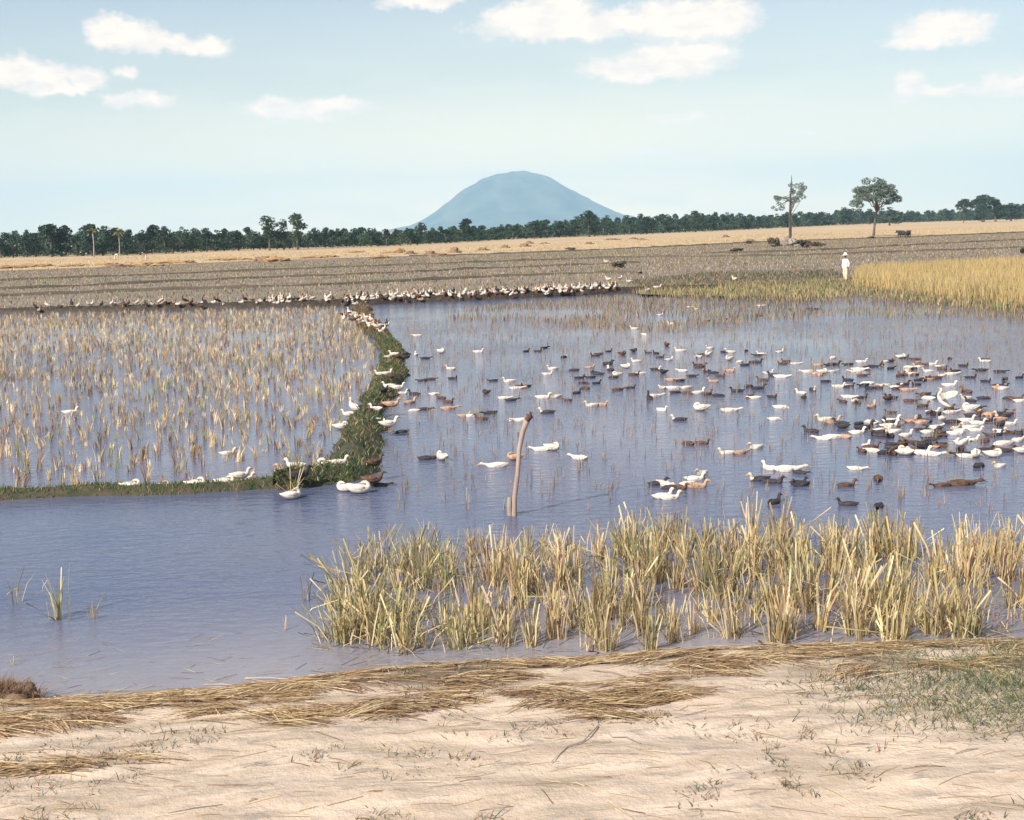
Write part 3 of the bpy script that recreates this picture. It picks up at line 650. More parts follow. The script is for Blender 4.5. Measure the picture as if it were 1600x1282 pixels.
# ------------------------------------------------------------------ foreground rice stubble: individual clumps
random.seed(21)
def clump_mesh(seed, nb, h, spread, mats, wts, lean=.095, wd=(.007, .017), fallen=.20):
    r = np.random.default_rng(seed); N = nb
    b = np.column_stack([r.normal(0, spread, (N, 2)), np.full(N, -.04)]); H = h * r.uniform(.35, 1.08, N); ln = r.normal(0, lean, (N, 2)) + b[:, :2] * 1.5
    f = r.random(N) < fallen; H = np.where(f, H * r.uniform(.2, .7, N), H); ln = np.where(f[:, None], ln * 5.0, ln)
    nm = r.choice(len(mats), N, p=np.array(wts) / sum(wts)); nm = np.where(H < .3 * h, 2, nm)
    V, T, I = blades(b, H, r.uniform(wd[0], wd[1], N), ln * H[:, None] * 1.1, r.uniform(0, 3.14, N), nm, blunt=.85)
    n2 = max(3, N // 4); src = r.integers(0, N, n2); b2 = b[src].copy(); b2[:, 2] = H[src] * r.uniform(.25, .9, n2); b2[:, :2] += ln[src] * H[src][:, None] * .6      # dry leaves hanging off the stalks
    V2, T2, I2 = blades(b2, -r.uniform(.03, .18, n2), r.uniform(.005, .010, n2), r.normal(0, .10, (n2, 2)), r.uniform(0, 3.14, n2), r.choice([0, 1, 2], n2), curve=.8)
    return mesh_np('rice_clump', np.concatenate([V, V2]), np.concatenate([T, T2 + len(V)]), mats, np.concatenate([I, I2]))
SM = ['straw', 'straw_pale', 'straw_brown', 'blade_green', 'gold_green']
CG = [clump_mesh(100 + i, 32, .49, .034, SM, [3.4, 4.0, 1.4, .8, 1.6]) for i in range(8)]
CGN = [clump_mesh(200 + i, 38, .50, .06, SM, [1.8, 2.0, 1.0, 4.4, 2.4], lean=.17, fallen=.28) for i in range(5)]
FG = [(505, 992), (530, 1010), (600, 1028), (720, 1020), (850, 1028), (1000, 1018), (1200, 1012), (1400, 1008), (1640, 1000), (1660, 862), (1400, 858), (1200, 852), (1080, 846), (950, 852), (830, 858), (720, 850), (640, 850), (560, 895), (515, 940)]
poly = [tuple(at(x, y)[:2]) for x, y in FG]; a = np.array(poly); lo, hi = a.min(0), a.max(0)
pts = []; tries = 0
def fgdens(px_, py_):
    q_ = at(px_, py_); d = max(.05, min(1, .55 + 1.6 * noise.noise(Vector((q_.x * 1.5, q_.y * 1.2, 6)))))
    for (gx0, gy0, rx0, ry0) in [(735, 950, 55, 60), (560, 880, 30, 30), (1340, 930, 70, 30), (1420, 900, 45, 50), (1130, 1000, 110, 18), (1540, 930, 40, 60), (1000, 1008, 50, 20), (880, 990, 30, 22), (620, 1000, 30, 12), (1260, 885, 40, 22)]:
        d = min(d, .04 + ((px_ - gx0) / rx0) ** 2 * .6 + ((py_ - gy0) / ry0) ** 2 * .6)
    return d
def topx(P): 
    v = Vector(P) - Vector((0, 0, CAM_H)); k = FPX / v.dot(fw); return 800 + v.dot(rt) * k, 641 - v.dot(up) * k
while len(pts) < 225 and tries < 30000:
    tries += 1; q = Vector((random.uniform(lo[0], hi[0]), random.uniform(lo[1], hi[1]), 0))
    if not inpoly(np.array([[q.x, q.y]]), poly)[0]: continue
    x_, y_ = topx(q)
    if random.random() > fgdens(x_, y_): continue
    md = .19 if tries < 12000 else .16
    if any((q - p_).length < md for p_ in pts): continue
    pts.append(q)
for i, q in enumerate(pts):
    x_, y_ = topx(q); green = x_ < 720 or (x_ > 1480 and y_ > 950) or random.random() < .1
    o = ob('rice_clump', random.choice(CGN) if green else random.choice(CG), loc=q); s = random.choice([.6, .8, .9, 1.0, 1.1, 1.2]) * random.uniform(.92, 1.08) * (1.08 if x_ > 1100 else 1) * (.8 if x_ < 900 and y_ < 890 else 1); 
    o.scale = (s * random.uniform(.9, 1.3), s * 1.1, s); o.rotation_euler = (random.gauss(0, .07), random.gauss(.03, .10), random.uniform(0, 6.28))
    side_ = ('at the left end' if x_ < 640 else 'left of the wooden post' if x_ < 780 else 'below the wooden post' if x_ < 880 else 'right of the wooden post' if x_ < 985 else 'around the half-hidden white duck' if x_ < 1090
             else 'in the middle right' if x_ < 1260 else 'below the right flock' if x_ < 1440 else 'at the right edge')
    dep = 'by the bank' if y_ > 985 else 'near the bank' if y_ > 940 else 'mid-depth' if y_ > 895 else 'by open water'
    tall = 'tall' if s > 1.08 else 'short' if s < .86 else 'medium'
    tag(o, '%s %s rice clump %s, %s' % (tall, 'greenish' if green else 'golden', side_, dep), 'rice clump', 'rice clumps in front of the sandy bank')
for x_, y_, s, green, lab in [(92, 968, 1.05, 1, 'green and gold tuft alone in the near pond at left, tallest of the three there'), (148, 966, .55, 0, 'small dry tuft just right of the tallest one in the near pond'), (26, 942, .75, 0, 'thin leaning dry stalks at the left edge of the near pond'),
        (476, 940, .75, 0, 'single thin dry tuft left of the foreground stubble'), (458, 778, .85, 0, 'pale sprawling tuft against the near dike below the black duck'), (367, 770, .5, 1, 'small upright tan tuft at the edge of the near dike'), (732, 785, .45, 0, 'thin dark stalks in open water left of the wooden post'), (445, 985, .3, 0, 'short broken stalks lying low in the pond left of the stubble'),
        (20, 1040, .22, 0, 'tiny pale tuft near the dark debris at the left bank')]:
    q = at(x_, y_); o = ob('rice_clump', clump_mesh(int(x_), 10 if s < .8 else 24, .55, .035, SM, [3, 2, 1.5, 2.5 if green else .3, 1.5], lean=.3 if x_ == 458 else .14, fallen=.25), loc=q); o.scale = (s, s, s)
    tag(o, lab, 'rice tuft')
# straggling stubble fringe beyond the 300 largest
stuff(blade_field('stubble_fringe', [(600, 850), (830, 852), (1000, 842), (1250, 838), (1660, 848), (1660, 990), (1300, 1010), (900, 1020), (600, 1020), (530, 960)], 420, (.10, .42), (.006, .013), SM, [3, 2, 1.6, 1.2, 1], z=-.03, lean=.28, clump=4, crad=.035), 'loose single rice stalks between the foreground clumps', 'rice stubble')

# straw washed and blown along the bank
def strands(name, n, xr, tf, ln, wd, mats, wts, ang=(-.12, .22), lift=.03, zf=None, hump=.03):
    x = rng.uniform(xr[0], xr[1], n * 3); t_ = tf(n * 3); kp = np.array([tf is not straw_t or (noise.noise(Vector((a_ * .7, b_ * 2.0, 4))) * 1.5 + noise.noise(Vector((a_ * 2.6, b_ * 6, 8))) * .9 + .62 - .52 * b_) > random.random() ** 1.3 for a_, b_ in zip(x, t_)]); x = x[kp][:n]; t_ = t_[kp][:n]; n = len(x); L = rng.uniform(ln[0], ln[1], n); A = rng.normal(ang[0], ang[1], n) + np.array([1.1 * noise.noise(Vector((x[i] * 1.3, t_[i] * 3, 7))) for i in range(n)]); V = np.zeros((n, 6, 3))
    for i in range(n):
        y = edge_y(x[i]) - t_[i]; dx, dy = math.cos(A[i]) * L[i] / 2, math.sin(A[i]) * L[i] / 2; W = random.uniform(*wd); nx, ny = -math.sin(A[i]) * W, math.cos(A[i]) * W
        l0 = random.uniform(.003, lift)
        for j, s_ in enumerate((-1, 0, 1)):
            qx, qy = x[i] + dx * s_, y + dy * s_; zz = max(bank_z(qx, qy), 0.0) + l0 + (hump * random.random() if s_ == 0 else 0)
            V[i, j * 2] = (qx - nx, qy - ny, zz); V[i, j * 2 + 1] = (qx + nx, qy + ny, zz + W * random.uniform(-.6, .6))
    k = np.arange(n)[:, None] * 6
    T = np.stack([k + [0, 2, 1], k + [1, 2, 3], k + [2, 4, 3], k + [3, 4, 5]], 1).reshape(-1, 3)
    return ob(name, mesh_np(name, V.reshape(-1, 3), T, mats, np.repeat(rng.choice(len(mats), n, p=np.array(wts) / sum(wts)), 4)))
def straw_t(n): return np.where(rng.random(n) < .10, rng.normal(.05, .12, n), rng.uniform(-.05, 2.3, n))
stuff(strands('straw_litter', 24000, (-5.6, 6.6), straw_t, (.08, .50), (.0016, .0052), ['straw', 'straw_pale', 'straw_brown', 'heap'], [2.4, 2.2, 5, 2.4], ang=(-.05, .25), lift=.028, hump=.02), 'matted brown and yellow straw lying along the water edge of the bank', 'straw')
stuff(strands('straw_litter', 1500, (-6, 7), lambda n: rng.uniform(.6, 5.5, n), (.05, .35), (.0015, .004), ['straw', 'straw_pale', 'straw_brown'], [2, 2, 2.4], lift=.008, hump=.01), 'loose straws scattered over the sandy track', 'straw')
def on_bank(n, t0, t1, x0=-5.5, x1=6.5, pw=1.0):
    X = rng.uniform(x0, x1, n); Tt_ = t0 + (t1 - t0) * rng.random(n) ** pw; return [(a_, edge_y(a_) - b_, bank_z(a_, edge_y(a_) - b_)) for a_, b_ in zip(X, Tt_)]
V = []; T = []
for q in on_bank(900, .5, 6):
    sc = random.uniform(.004, .016) * (2 if random.random() < .06 else 1); lv, lt = lump(random.randint(0, 999), sc * random.uniform(1, 1.8), sc, sc * .8, 7, 4, .7, 2); k0 = len(V)
    V += [(a_ + q[0], b_ + q[1], c_ + q[2]) for a_, b_, c_ in lv]; T += [(a_ + k0, b_ + k0, c_ + k0) for a_, b_, c_ in lt]
stuff(ob('dirt_clods', mesh_np('dirt_clods', V, T, ['soil_far'])), 'small clods and pebbles scattered on the sandy track', 'clods')
tf_ = [q for q in on_bank(1500, .5, 6) if noise.noise(Vector((q[0] * .8, q[1] * 1.6, 2))) > .08]
stuff(blade_field('dry_tufts', None, 0, (.008, .05), (.004, .010), ['straw_brown', 'leaf_soft', 'straw', 'leaf_mid'], [3, 2, 1.5, 1], pts=np.array(tf_), lean=1.6, clump=12, crad=.05), 'low dry weed tufts dotted over the sandy track', 'weed tufts')
stuff(strands('floating_straw', 420, (-5.5, 6.5), lambda n: -np.abs(rng.normal(0, .9, n)) - .1, (.05, .30), (.002, .004), ['straw', 'straw_pale', 'straw_brown'], [2, 2, 2], ang=(.1, .7), lift=.004, hump=.004), 'loose straws floating on the water along the bank', 'straw')
# green weeds at the right of the bank
gp = []
while len(gp) < 9000:
    x_ = random.uniform(1150, 1700); y_ = random.uniform(985, 1190); 
    if random.random() > ((x_ - 1150) / 450) ** 2.2 * max(0, 1 - abs(y_ - 1075) / 110): continue
    q = at(x_, y_, .3); gp.append((q.x, q.y, max(0, bank_z(q.x, q.y))))
stuff(blade_field('weeds', None, 0, (.015, .075), (.003, .008), ['leaf_mid', 'blade_green', 'straw', 'leaf_soft'], [4, 2.5, 1.6, 3], pts=np.array(gp), lean=1.5), 'green weeds and grass at the right side of the bank', 'weeds')
q = at(8, 1092, .1); V, T = lump(11, .30, .20, .20, 26, 10, .6, 2.2); n_ = 700
th = rng.uniform(0, 6.28, n_); rr = rng.uniform(.1, 1.1, n_); bs = np.column_stack([np.cos(th) * rr * .32, np.sin(th) * rr * .22, .14 * (1 - rr * .7)])
BV, BT, BI = blades(bs, rng.uniform(.03, .14, n_), np.full(n_, .008), rng.normal(0, .10, (n_, 2)), rng.uniform(0, 3, n_), rng.integers(0, 2, n_))
tag(ob('debris_clump', mesh_np('debris_clump', np.concatenate([np.array(V), BV]), np.concatenate([np.array(T), BT + len(V)]), ['heap_dark', 'straw_brown', ], np.concatenate([np.zeros(len(T), int), BI])), loc=(q.x, q.y, .05)), 'dark brown clump of rotting weeds at the left water edge', 'debris clump')
V = []; T = []
for a_, b_ in [((880, 1085), (935, 1130)), ((935, 1130), (860, 1190)), ((935, 1130), (1000, 1160))]:
    pa_ = [at(a_[0] + (b_[0] - a_[0]) * u, a_[1] + (b_[1] - a_[1]) * u + 6 * math.sin(u * 6), .42) for u in (0, .33, .66, 1)]
    tube(V, T, [Vector((p.x, p.y, bank_z(p.x, p.y) + .012)) for p in pa_], [.006, .005, .005, .003], 5)
tag(ob('dry_branch', mesh_np('dry_branch', V, T, ['bark_pale'], smooth=True)), 'thin forked dry branch lying on the sandy track', 'branch')

# ------------------------------------------------------------------ leaning post
pb = at(803, 806); e = empty('wooden_post', (pb.x, pb.y, 0))
kx = 1 / ppm(pb)
M['post'] = material('post_wood', (0.46, 0.34, 0.27), (0.28, 0.19, 0.16), 9, stretch=(1, 1, .12), rough=.9, bump=.01)
M['post_end'] = material('post_end', (0.07, 0.04, 0.045), (0.12, 0.07, 0.06), 9)
V = []; T = []; 
tube(V, T, [Vector((0, 0, -.2)), Vector((.015, 0, .25)), Vector((.07, 0, .62)), Vector((.10, 0, .95)), Vector((.165, -.01, 1.22)), Vector((.235, -.02, 1.41)), Vector((.262, -.02, 1.455))], [.038, .035, .033, .033, .036, .044, .042], 10)
ob('shaft', mesh_np('shaft', V, T, ['post'], smooth=True), e)
V = []; T = []; tube(V, T, [Vector((.215, -.03, 1.36)), Vector((.262, -.03, 1.43)), Vector((.282, -.03, 1.475))], [.04, .054, .03], 9); ob('dark_end', mesh_np('dark_end', V, T, ['post_end'], smooth=True), e)  # thicker top end of the post, in a darker colour
V = []; T = []; tube(V, T, [Vector((-.05, .03, -.1)), Vector((-.06, .03, .1)), Vector((-.055, .03, .26))], [.04, .04, .03], 8); ob('stub', mesh_np('stub', V, T, ['bark_pale'], smooth=True), e)
tag(e, 'weathered wooden post leaning right, standing in the water behind the stubble', 'post')

# ------------------------------------------------------------------ ducks
for nm, c1, c2, sc in [('white', (.72, .66, .58), (.60, .52, .44), 9), ('brown', (.16, .09, .06), (.07, .045, .035), 14), ('dark', (.035, .032, .04), (.06, .05, .05), 12), ('tan', (.50, .34, .24), (.36, .22, .15), 12)]:
    mm = bpy.data.materials.new('feathers_' + nm); mm.use_nodes = True; t = NT(mm.node_tree); b = t.n['Principled BSDF']; b.inputs['Roughness'].default_value = .75; b.inputs['Specular IOR Level'].default_value = .2
    oc = t.new('ShaderNodeTexCoord').outputs['Object']; fc = t.mix(t.rng(t.noise(oc, sc, 4), .4, .62), (*c1, 1), (*c2, 1)); fc = t.mix(t.rng(t.noise(t.vm('MULTIPLY', oc, (1, 1, 3)), 42, 3), .50, .66, 0, .55), fc, (c2[0] * .5, c2[1] * .45, c2[2] * .42, 1)); rnd = t.new('ShaderNodeObjectInfo').outputs['Random']; hs_ = t.new('ShaderNodeHueSaturation'); t.put(hs_.inputs['Color'], fc); t.put(hs_.inputs['Value'], t.rng(rnd, 0, 1, .88, 1.08)); t.put(b.inputs['Base Color'], hs_.outputs[0]); M['f_' + nm] = mm
M['bill'] = material('bill', (.55, .25, .06)); M['bill_dark'] = material('bill_dark', (.10, .09, .07)); M['eye'] = material('eye', (.01, .01, .01), rough=.2)
def loft(V, T, I, pts, mats_at, seg=10):
    """pts: (x, z, half_w, half_h, y). rings square to the path, in the x-z plane"""
    b0 = len(V); n = len(pts)
    for i, (x, z, hw, hh, y) in enumerate(pts):
        a = pts[max(0, i - 1)]; b = pts[min(n - 1, i + 1)]; d = Vector((b[0] - a[0], 0, b[1] - a[1])).normalized(); nr = Vector((-d.z, 0, d.x))
        for k in range(seg):
            an = 2 * math.pi * k / seg; V.append(tuple(Vector((x, y, z)) + Vector((0, 1, 0)) * math.cos(an) * hw + nr * math.sin(an) * hh))
    for i in range(n - 1):
        for k in range(seg):
            a = b0 + i * seg + k; b = b0 + i * seg + (k + 1) % seg; T += [(a, b, b + seg), (a, b + seg, a + seg)]; I += [mats_at[i]] * 2
    for e_, i in ((0, 0), (1, n - 1)):
        V.append((pts[i][0], pts[i][4], pts[i][1])); c = len(V) - 1
        for k in range(seg):
            a = b0 + i * seg + k; b = b0 + i * seg + (k + 1) % seg; T.append((a, b, c) if e_ else (b, a, c)); I.append(mats_at[min(i, n - 2)])
def duck_mesh(pose, colour):
    body, neck, bill = {'white': (0, 0, 'bill'), 'tan': (0, 0, 'bill'), 'brown': (0, 0, 'bill_dark'), 'dark': (0, 0, 'bill_dark'), 'pied': (0, 3, 'bill')}[colour]
    mats = ['f_' + ('dark' if colour == 'pied' else colour), bill, 'eye', 'f_white']
    V = []; T = []; I = []
    lift = {'stand': .15, 'tall': .15, 'flap': .02}.get(pose, 0.0)
    B_ = [(-.27, .125, .012, .006), (-.235, .100, .045, .018), (-.18, .078, .075, .045), (-.10, .058, .100, .078), (0, .048, .110, .092), (.09, .05, .098, .088), (.15, .065, .075, .072)]
    if pose in ('swim', 'stand', 'flap', 'tall'): Nn = [(.185, .095, .054, .052), (.200, .128, .040, .040), (.208, .155, .036, .036), (.217, .183, .040, .038), (.240, .203, .044, .041), (.270, .203, .036, .033), (.292, .195, .019, .017), (.320, .186, .021, .010), (.345, .178, .013, .005)]
    elif pose == 'low': Nn = [(.20, .085, .048, .045), (.25, .105, .03, .03), (.30, .115, .026, .026), (.345, .125, .034, .034), (.375, .12, .028, .028), (.40, .108, .016, .014), (.43, .098, .018, .008), (.455, .09, .012, .005)]
    elif pose == 'dabble': Nn = [(.20, .06, .048, .045), (.245, .03, .03, .03), (.275, -.01, .026, .027), (.29, -.05, .032, .032), (.295, -.09, .016, .015)]
    else: Nn = [(.175, .10, .05, .05), (.165, .145, .04, .036), (.13, .17, .036, .034), (.085, .172, .034, .03), (.04, .16, .02, .015), (.0, .15, .014, .007)]
    pts = [(x, z, w_, h_, 0) for x, z, w_, h_ in B_ + Nn]
    nb = len(B_); nbill = 3 if pose in ('swim', 'stand', 'low', 'flap', 'tall') else 1
    mi = [body] * nb + [neck] * (len(Nn) - 1 - nbill) + [1] * nbill
    loft(V, T, I, pts, mi)
    if pose in ('swim', 'stand', 'low', 'flap', 'tall'):
        hx, hz_ = (.252, .212) if pose != 'low' else (.352, .134)
        for s in (-1, 1): loft(V, T, I, [(hx - .006, hz_, .003, .003, s * .038), (hx, hz_, .006, .006, s * .031), (hx + .006, hz_, .003, .003, s * .031)], [2, 2], 6)
    for s in (-1, 1):       # wings
        if pose == 'flap':
            ws = [Vector((.08, s * .08, .09)), Vector((.06, s * .17, .18)), Vector((.02, s * .23, .30)), Vector((-.02, s * .25, .40))]; cw = [.07, .09, .08, .03]
            for j, (p_, c_) in enumerate(zip(ws, cw)):
                V += [tuple(p_ + Vector((c_, 0, 0))), tuple(p_ + Vector((0, 0, .012))), tuple(p_ + Vector((-c_, 0, -.02)))]; 
                if j:
                    b = len(V) - 6; q = [(b, b + 1, b + 4), (b, b + 4, b + 3), (b + 1, b + 2, b + 5), (b + 1, b + 5, b + 4)]; T += q; I += [body] * 4
        else: loft(V, T, I, [(-.25, .118, .004, .004, s * .012), (-.17, .105, .018, .02, s * .052), (-.06, .088, .022, .045, s * .090), (.05, .08, .02, .05, s * .092), (.11, .075, .006, .02, s * .082)], [body] * 4, 8)
    V = np.array(V)
    if pose in ('tall', 'flap'):
        an = R(32 if pose == 'tall' else 48); c, s = math.cos(an), math.sin(an); x, z = V[:, 0].copy(), V[:, 2].copy() - .03
        V[:, 0] = x * c - z * s; V[:, 2] = x * s + z * c + (.10 if pose == 'tall' else .16)
    V[:, 2] += lift - (.045 if pose in ('swim', 'low', 'dabble') else 0) + (.03 if pose == 'rest' else 0)
    V = [tuple(v) for v in V]
    if pose in ('stand', 'tall'):
        for s in (-1, 1):
            n0 = len(T); tube(V, T, [Vector((.0, s * .045, .17)), Vector((-.01, s * .045, .08)), Vector((.005, s * .045, .0))], [.02, .008, .007], 6); I += [1] * (len(T) - n0)
            b = len(V); V += [(-.01, s * .045, .006), (.075, s * .045 - .03, .004), (.08, s * .045, .006), (.075, s * .045 + .03, .004), (0.02, s * .045, .016)]
            T += [(b, b + 1, b + 4), (b + 1, b + 2, b + 4), (b + 2, b + 3, b + 4), (b + 3, b, b + 4)]; I += [1] * 4
    return mesh_np('duck', V, T, mats, I, smooth=True)
DC = {}
def dmesh(p, c):
    if (p, c) not in DC: DC[(p, c)] = duck_mesh(p, c)
    return DC[(p, c)]
CN = {'w': 'white', 'b': 'brown', 'd': 'dark', 't': 'tan', 'p': 'pied'}
CW = {'white': 'white', 'brown': 'brown', 'dark': 'blackish', 'tan': 'pale tan', 'pied': 'black duck with white neck'}
PW = {'swim': 'neck up', 'low': 'neck forward', 'dabble': 'head underwater', 'stand': 'standing', 'tall': 'upright', 'rest': 'head tucked', 'flap': 'wings spread'}
random.seed(99); nducks = 0
def where_water(x, y):
    if y > 735: return 'by the stubble right of post' if x < 1150 else 'by the stubble below right flock'
    if x < 760 and y > 690: return 'left of the wooden post'
    if x < 720: return 'beside the grassy dike' if y > 585 else 'off the upper dike bend'
    if x < 900: return 'around the wooden post top' if y > 590 else 'far beyond the wooden post'
    if y < 530: return 'in the far shallow grassy water'
    if x < 1060: return 'in middle flock, left far part' if y < 600 else 'in open water right of post'
    if x < 1250: return 'in middle flock, right far part' if y < 595 else 'in middle flock, near part'
    if x < 1400: return 'in right flock, left far part' if y < 610 else 'in right flock, left near part'
    if x < 1500: return 'in right flock, centre far part' if y < 610 else 'in right flock, centre near part'
    return 'in right flock, right far part' if y < 630 else 'in right flock, right near part'
def duck(x, y, c, pose=None, z=0.0, face=None, s=None, where=None, label=None):
    global nducks; nducks += 1
    cn = CN[c]
    pose = pose or random.choices(['swim', 'low', 'dabble', 'rest'], [6, 3, 1.6, 1])[0]
    p = at(x, y, z + .08); p.z = z; o = ob('duck', dmesh(pose, cn), loc=p)
    if face is None: face = random.choice([0, math.pi]) + random.gauss(0, .55)
    o.rotation_euler.z = face; s = (s or random.uniform(.86, 1.08) * (.93 if c in 'bd' else 1.0)) * random.choice([.60, .66, .72]); o.scale = (s, s, s)
    wh = where or where_water(x, y)
    look = (CW[cn] + ' duck') if c != 'p' else CW[cn]
    tag(o, label or '%s %s %s' % (look, PW[pose], wh), 'duck', 'ducks ' + wh)
    if label is None: o['plain'] = pose + ' ' + cn
    return o
W = """747,547,w 689,548,w 652,522,w 650,551,w 664,557,d 660,591,d 672,589,b 707,588,d 704,573,w 771,591,d 760,610,b 796,592,w 822,600,d 806,603,w 812,600,b 787,618,w 798,621,d 840,546,d 822,546,d 850,541,d 881,555,p
864,573,w 855,581,w 897,575,d 848,617,w 869,616,w 887,621,b 806,652,w 815,652,w 766,641,d 725,645,t 735,645,w 752,650,b 679,612,w 689,618,b 700,624,b 700,634,t 647,612,d 627,611,w 647,637,w 664,635,d 627,670,p 640,625,t
846,697,w 863,697,w 805,712,t 905,710,w 994,561,w 954,575,p 950,566,d 951,546,d 937,550,b 972,551,b 990,546,d 1025,549,d 1031,555,b 1045,559,w 1042,537,b 1063,545,w 1110,541,w 1092,555,w 1107,552,w 1141,547,w 1140,559,w 1156,562,w
1130,547,d 1166,545,b 1185,552,d 1190,550,w 1218,547,w 1223,565,b 1243,565,w 935,581,d 921,571,t 905,587,d 932,595,d 914,603,b 912,595,d 965,605,b 985,602,d 990,582,b 1000,580,w 1024,574,p 1037,579,d 1067,576,w 1090,567,d
1080,584,d 1105,577,b 1125,584,b 1140,576,t 1050,590,t 1115,592,t 1035,602,w 1050,602,w 1055,609,d 1072,602,w 1075,610,b 1091,610,w 1105,612,b 1122,614,d 1152,607,d 1170,600,b 1185,603,d 1172,615,b 1180,617,w 1206,616,d
1200,579,w 1210,583,d 1220,585,w 1192,590,b 1022,615,w 1034,636,w 925,629,w 940,628,t 1062,651,p 1220,632,w 1210,650,w 1181,694,w 1075,688,b 1097,687,b 1136,702,w 1157,702,t
1037,750,w 1035,769,w 1046,771,w 1027,750,d 1048,756,d 1061,756,b 1075,750,w 1085,742,w 1097,733,w 1088,753,t 1203,726,w 1187,743,p 1207,747,d 1249,732,d 1247,748,d 1210,778,d
996,491,w 1031,490,w 991,511,w 1050,504,w 1105,499,b 1135,496,b 1187,491,b 1006,520,w 1078,478,w 1088,481,w 1188,476,w 1234,481,d 1265,480,d 1275,481,d
1301,556,w 1297,567,d 1326,566,d 1346,562,w 1262,577,w 1277,580,t 1285,579,w 1300,577,w 1278,567,t 1355,572,d 1364,569,d 1378,566,d 1390,561,d 1408,556,w 1392,572,d 1341,574,w 1420,570,w 1435,570,w 1455,566,w 1425,581,w 1450,576,w 1472,583,w 1486,581,w 1472,573,b 1407,583,b 1445,588,d 1462,587,b 1435,590,d
1505,568,d 1562,577,d 1593,586,d 1540,592,d 1570,588,b 1325,590,d 1347,583,b 1290,592,d 1310,600,w 1321,599,w 1270,605,p 1252,610,w 1256,617,d 1360,603,d 1372,602,b 1382,598,w 1400,603,b 1411,597,d 1432,597,d 1483,598,w
1325,616,w 1347,617,d 1317,623,b 1340,626,b 1362,631,t 1445,612,b 1457,616,d 1442,630,b 1422,622,b 1485,636,d 1462,643,d 1510,617,w 1517,622,d 1537,618,d 1562,602,t 1577,618,d 1594,622,w 1587,619,b
1290,651,w 1300,655,t 1317,663,d 1342,657,d 1362,655,w 1392,653,w 1398,660,b 1425,652,d 1440,655,t 1392,640,b 1510,652,w 1527,656,w 1542,652,d 1567,646,p 1577,657,w 1537,642,b 1560,650,t
1287,680,w 1302,678,w 1320,677,t 1390,677,d 1372,674,d 1450,670,w 1415,675,w 1422,685,b 1472,675,d 1492,665,w 1500,668,w 1592,672,d 1562,670,w 1567,688,w 1590,683,w 1572,699,d 1596,701,w 1353,691,w 1363,699,w
1412,704,w 1410,692,b 1502,685,w 1518,682,w 1500,697,b 1540,697,d 1525,707,w 1552,707,w 1510,707,w 1562,722,w 1467,692,b 1337,726,w 1472,752,b 1372,742,b 1325,781,d 1373,784,d 1252,751,d 1322,752,b""".split()
for i in range(90):
    x = random.triangular(1250, 1610, 1520); y = random.choice([random.uniform(556, 606), random.uniform(600, 705), random.uniform(630, 705)]); W.append('%d,%d,%s' % (x, y, random.choice('dddbbtwww')))
for i in range(16): W.append('%d,%d,%s' % (random.uniform(900, 1240), random.uniform(545, 620), random.choice('dddbw')))
for s_ in W:
    x, y, c = s_.split(','); duck(float(x), float(y), c)
S = dict
duck(855, 640, 'p', 'swim', face=math.pi, label='black duck with white neck swimming just right of the wooden post top', s=1.15)
duck(667, 711, 'd', 'low', face=0.1, label='blackish duck swimming right toward a white duck, left of the wooden post')
duck(691, 712, 'w', 'rest', face=2.2, s=1.05, label='round white duck floating beside a blackish duck left of the wooden post')
duck(776, 722, 'w', 'low', face=math.pi + .1, s=1.15, label='white duck with neck stretched low just left of the wooden post')
duck(1096, 636, 'w', 'rest', face=math.pi, s=1.2, label='flat white duck alone in open water, left of a longer white one')
duck(1140, 637, 'w', 'low', face=0, s=1.15, label='long white duck swimming right alone in open water of the middle')
duck(1015, 629, 'd', 'tall', face=1.9, s=.95, z=-.15, label='black duck rearing upright in open water right of the wooden post')
duck(1229, 728, 'w', 'low', face=0, s=1.25, label='large white duck above two black ducks close to the stubble')
duck(1472, 632, 'w', 'flap', face=2.3, s=1.25, label='white duck rearing up with spread wings in the dense right flock')
duck(1350, 664, 'd', 'swim', face=.4, s=1.2, label='large black duck beside white ones at the left of the dense right flock')
duck(1438, 702, 'w', 'swim', face=0, s=1.1, label='white duck with raised neck in front of a black arching duck')
duck(1441, 694, 'd', 'rest', face=0, s=1.15, label='black arched duck behind a white one at the near side of the right flock')
duck(1530, 722, 'd', 'dabble', face=.8, s=1.1, label='black duck dabbling alone just before the right flock')
duck(1503, 750, 'b', 'low', face=.05, s=1.2, label='large brown duck swimming low between the right flock and the stubble')
duck(1008, 850, 'w', 'low', face=2.8, s=.9, label='white duck half hidden among the foreground rice clumps')
# on the grassy dike
gd = 'on the grassy middle dike'
for x, y, c, pose, f in [(607, 556, 'w', 'rest', .2), (616, 556, 'w', 'stand', 2.8), (622, 560, 'b', 'stand', .3), (634, 560, 'd', 'stand', 0), (608, 566, 't', 'rest', 1), (594, 586, 'w', 'stand', 2.9), (604, 587, 'w', 'stand', .6), (610, 590, 'b', 'stand', 0), (608, 606, 'w', 'stand', 3.1), (621, 609, 'w', 'stand', .1), (600, 613, 'd', 'stand', 1.0)]:
    duck(x, y, c, pose, .2, f, where='on the upper bend of the grassy dike')
for x, y, c, pose, f in [(579, 640, 'd', 'stand', .2), (588, 643, 'w', 'stand', 2.6), (597, 637, 'b', 'stand', .4), (584, 651, 'w', 'low', 3.0), (611, 637, 't', 'stand', 0), (602, 665, 'w', 'stand', 1.8), (607, 668, 'w', 'stand', .4), (573, 645, 'd', 'stand', 3)]:
    duck(x, y, c, pose, .12, f, where='on the narrow neck of the grassy dike')
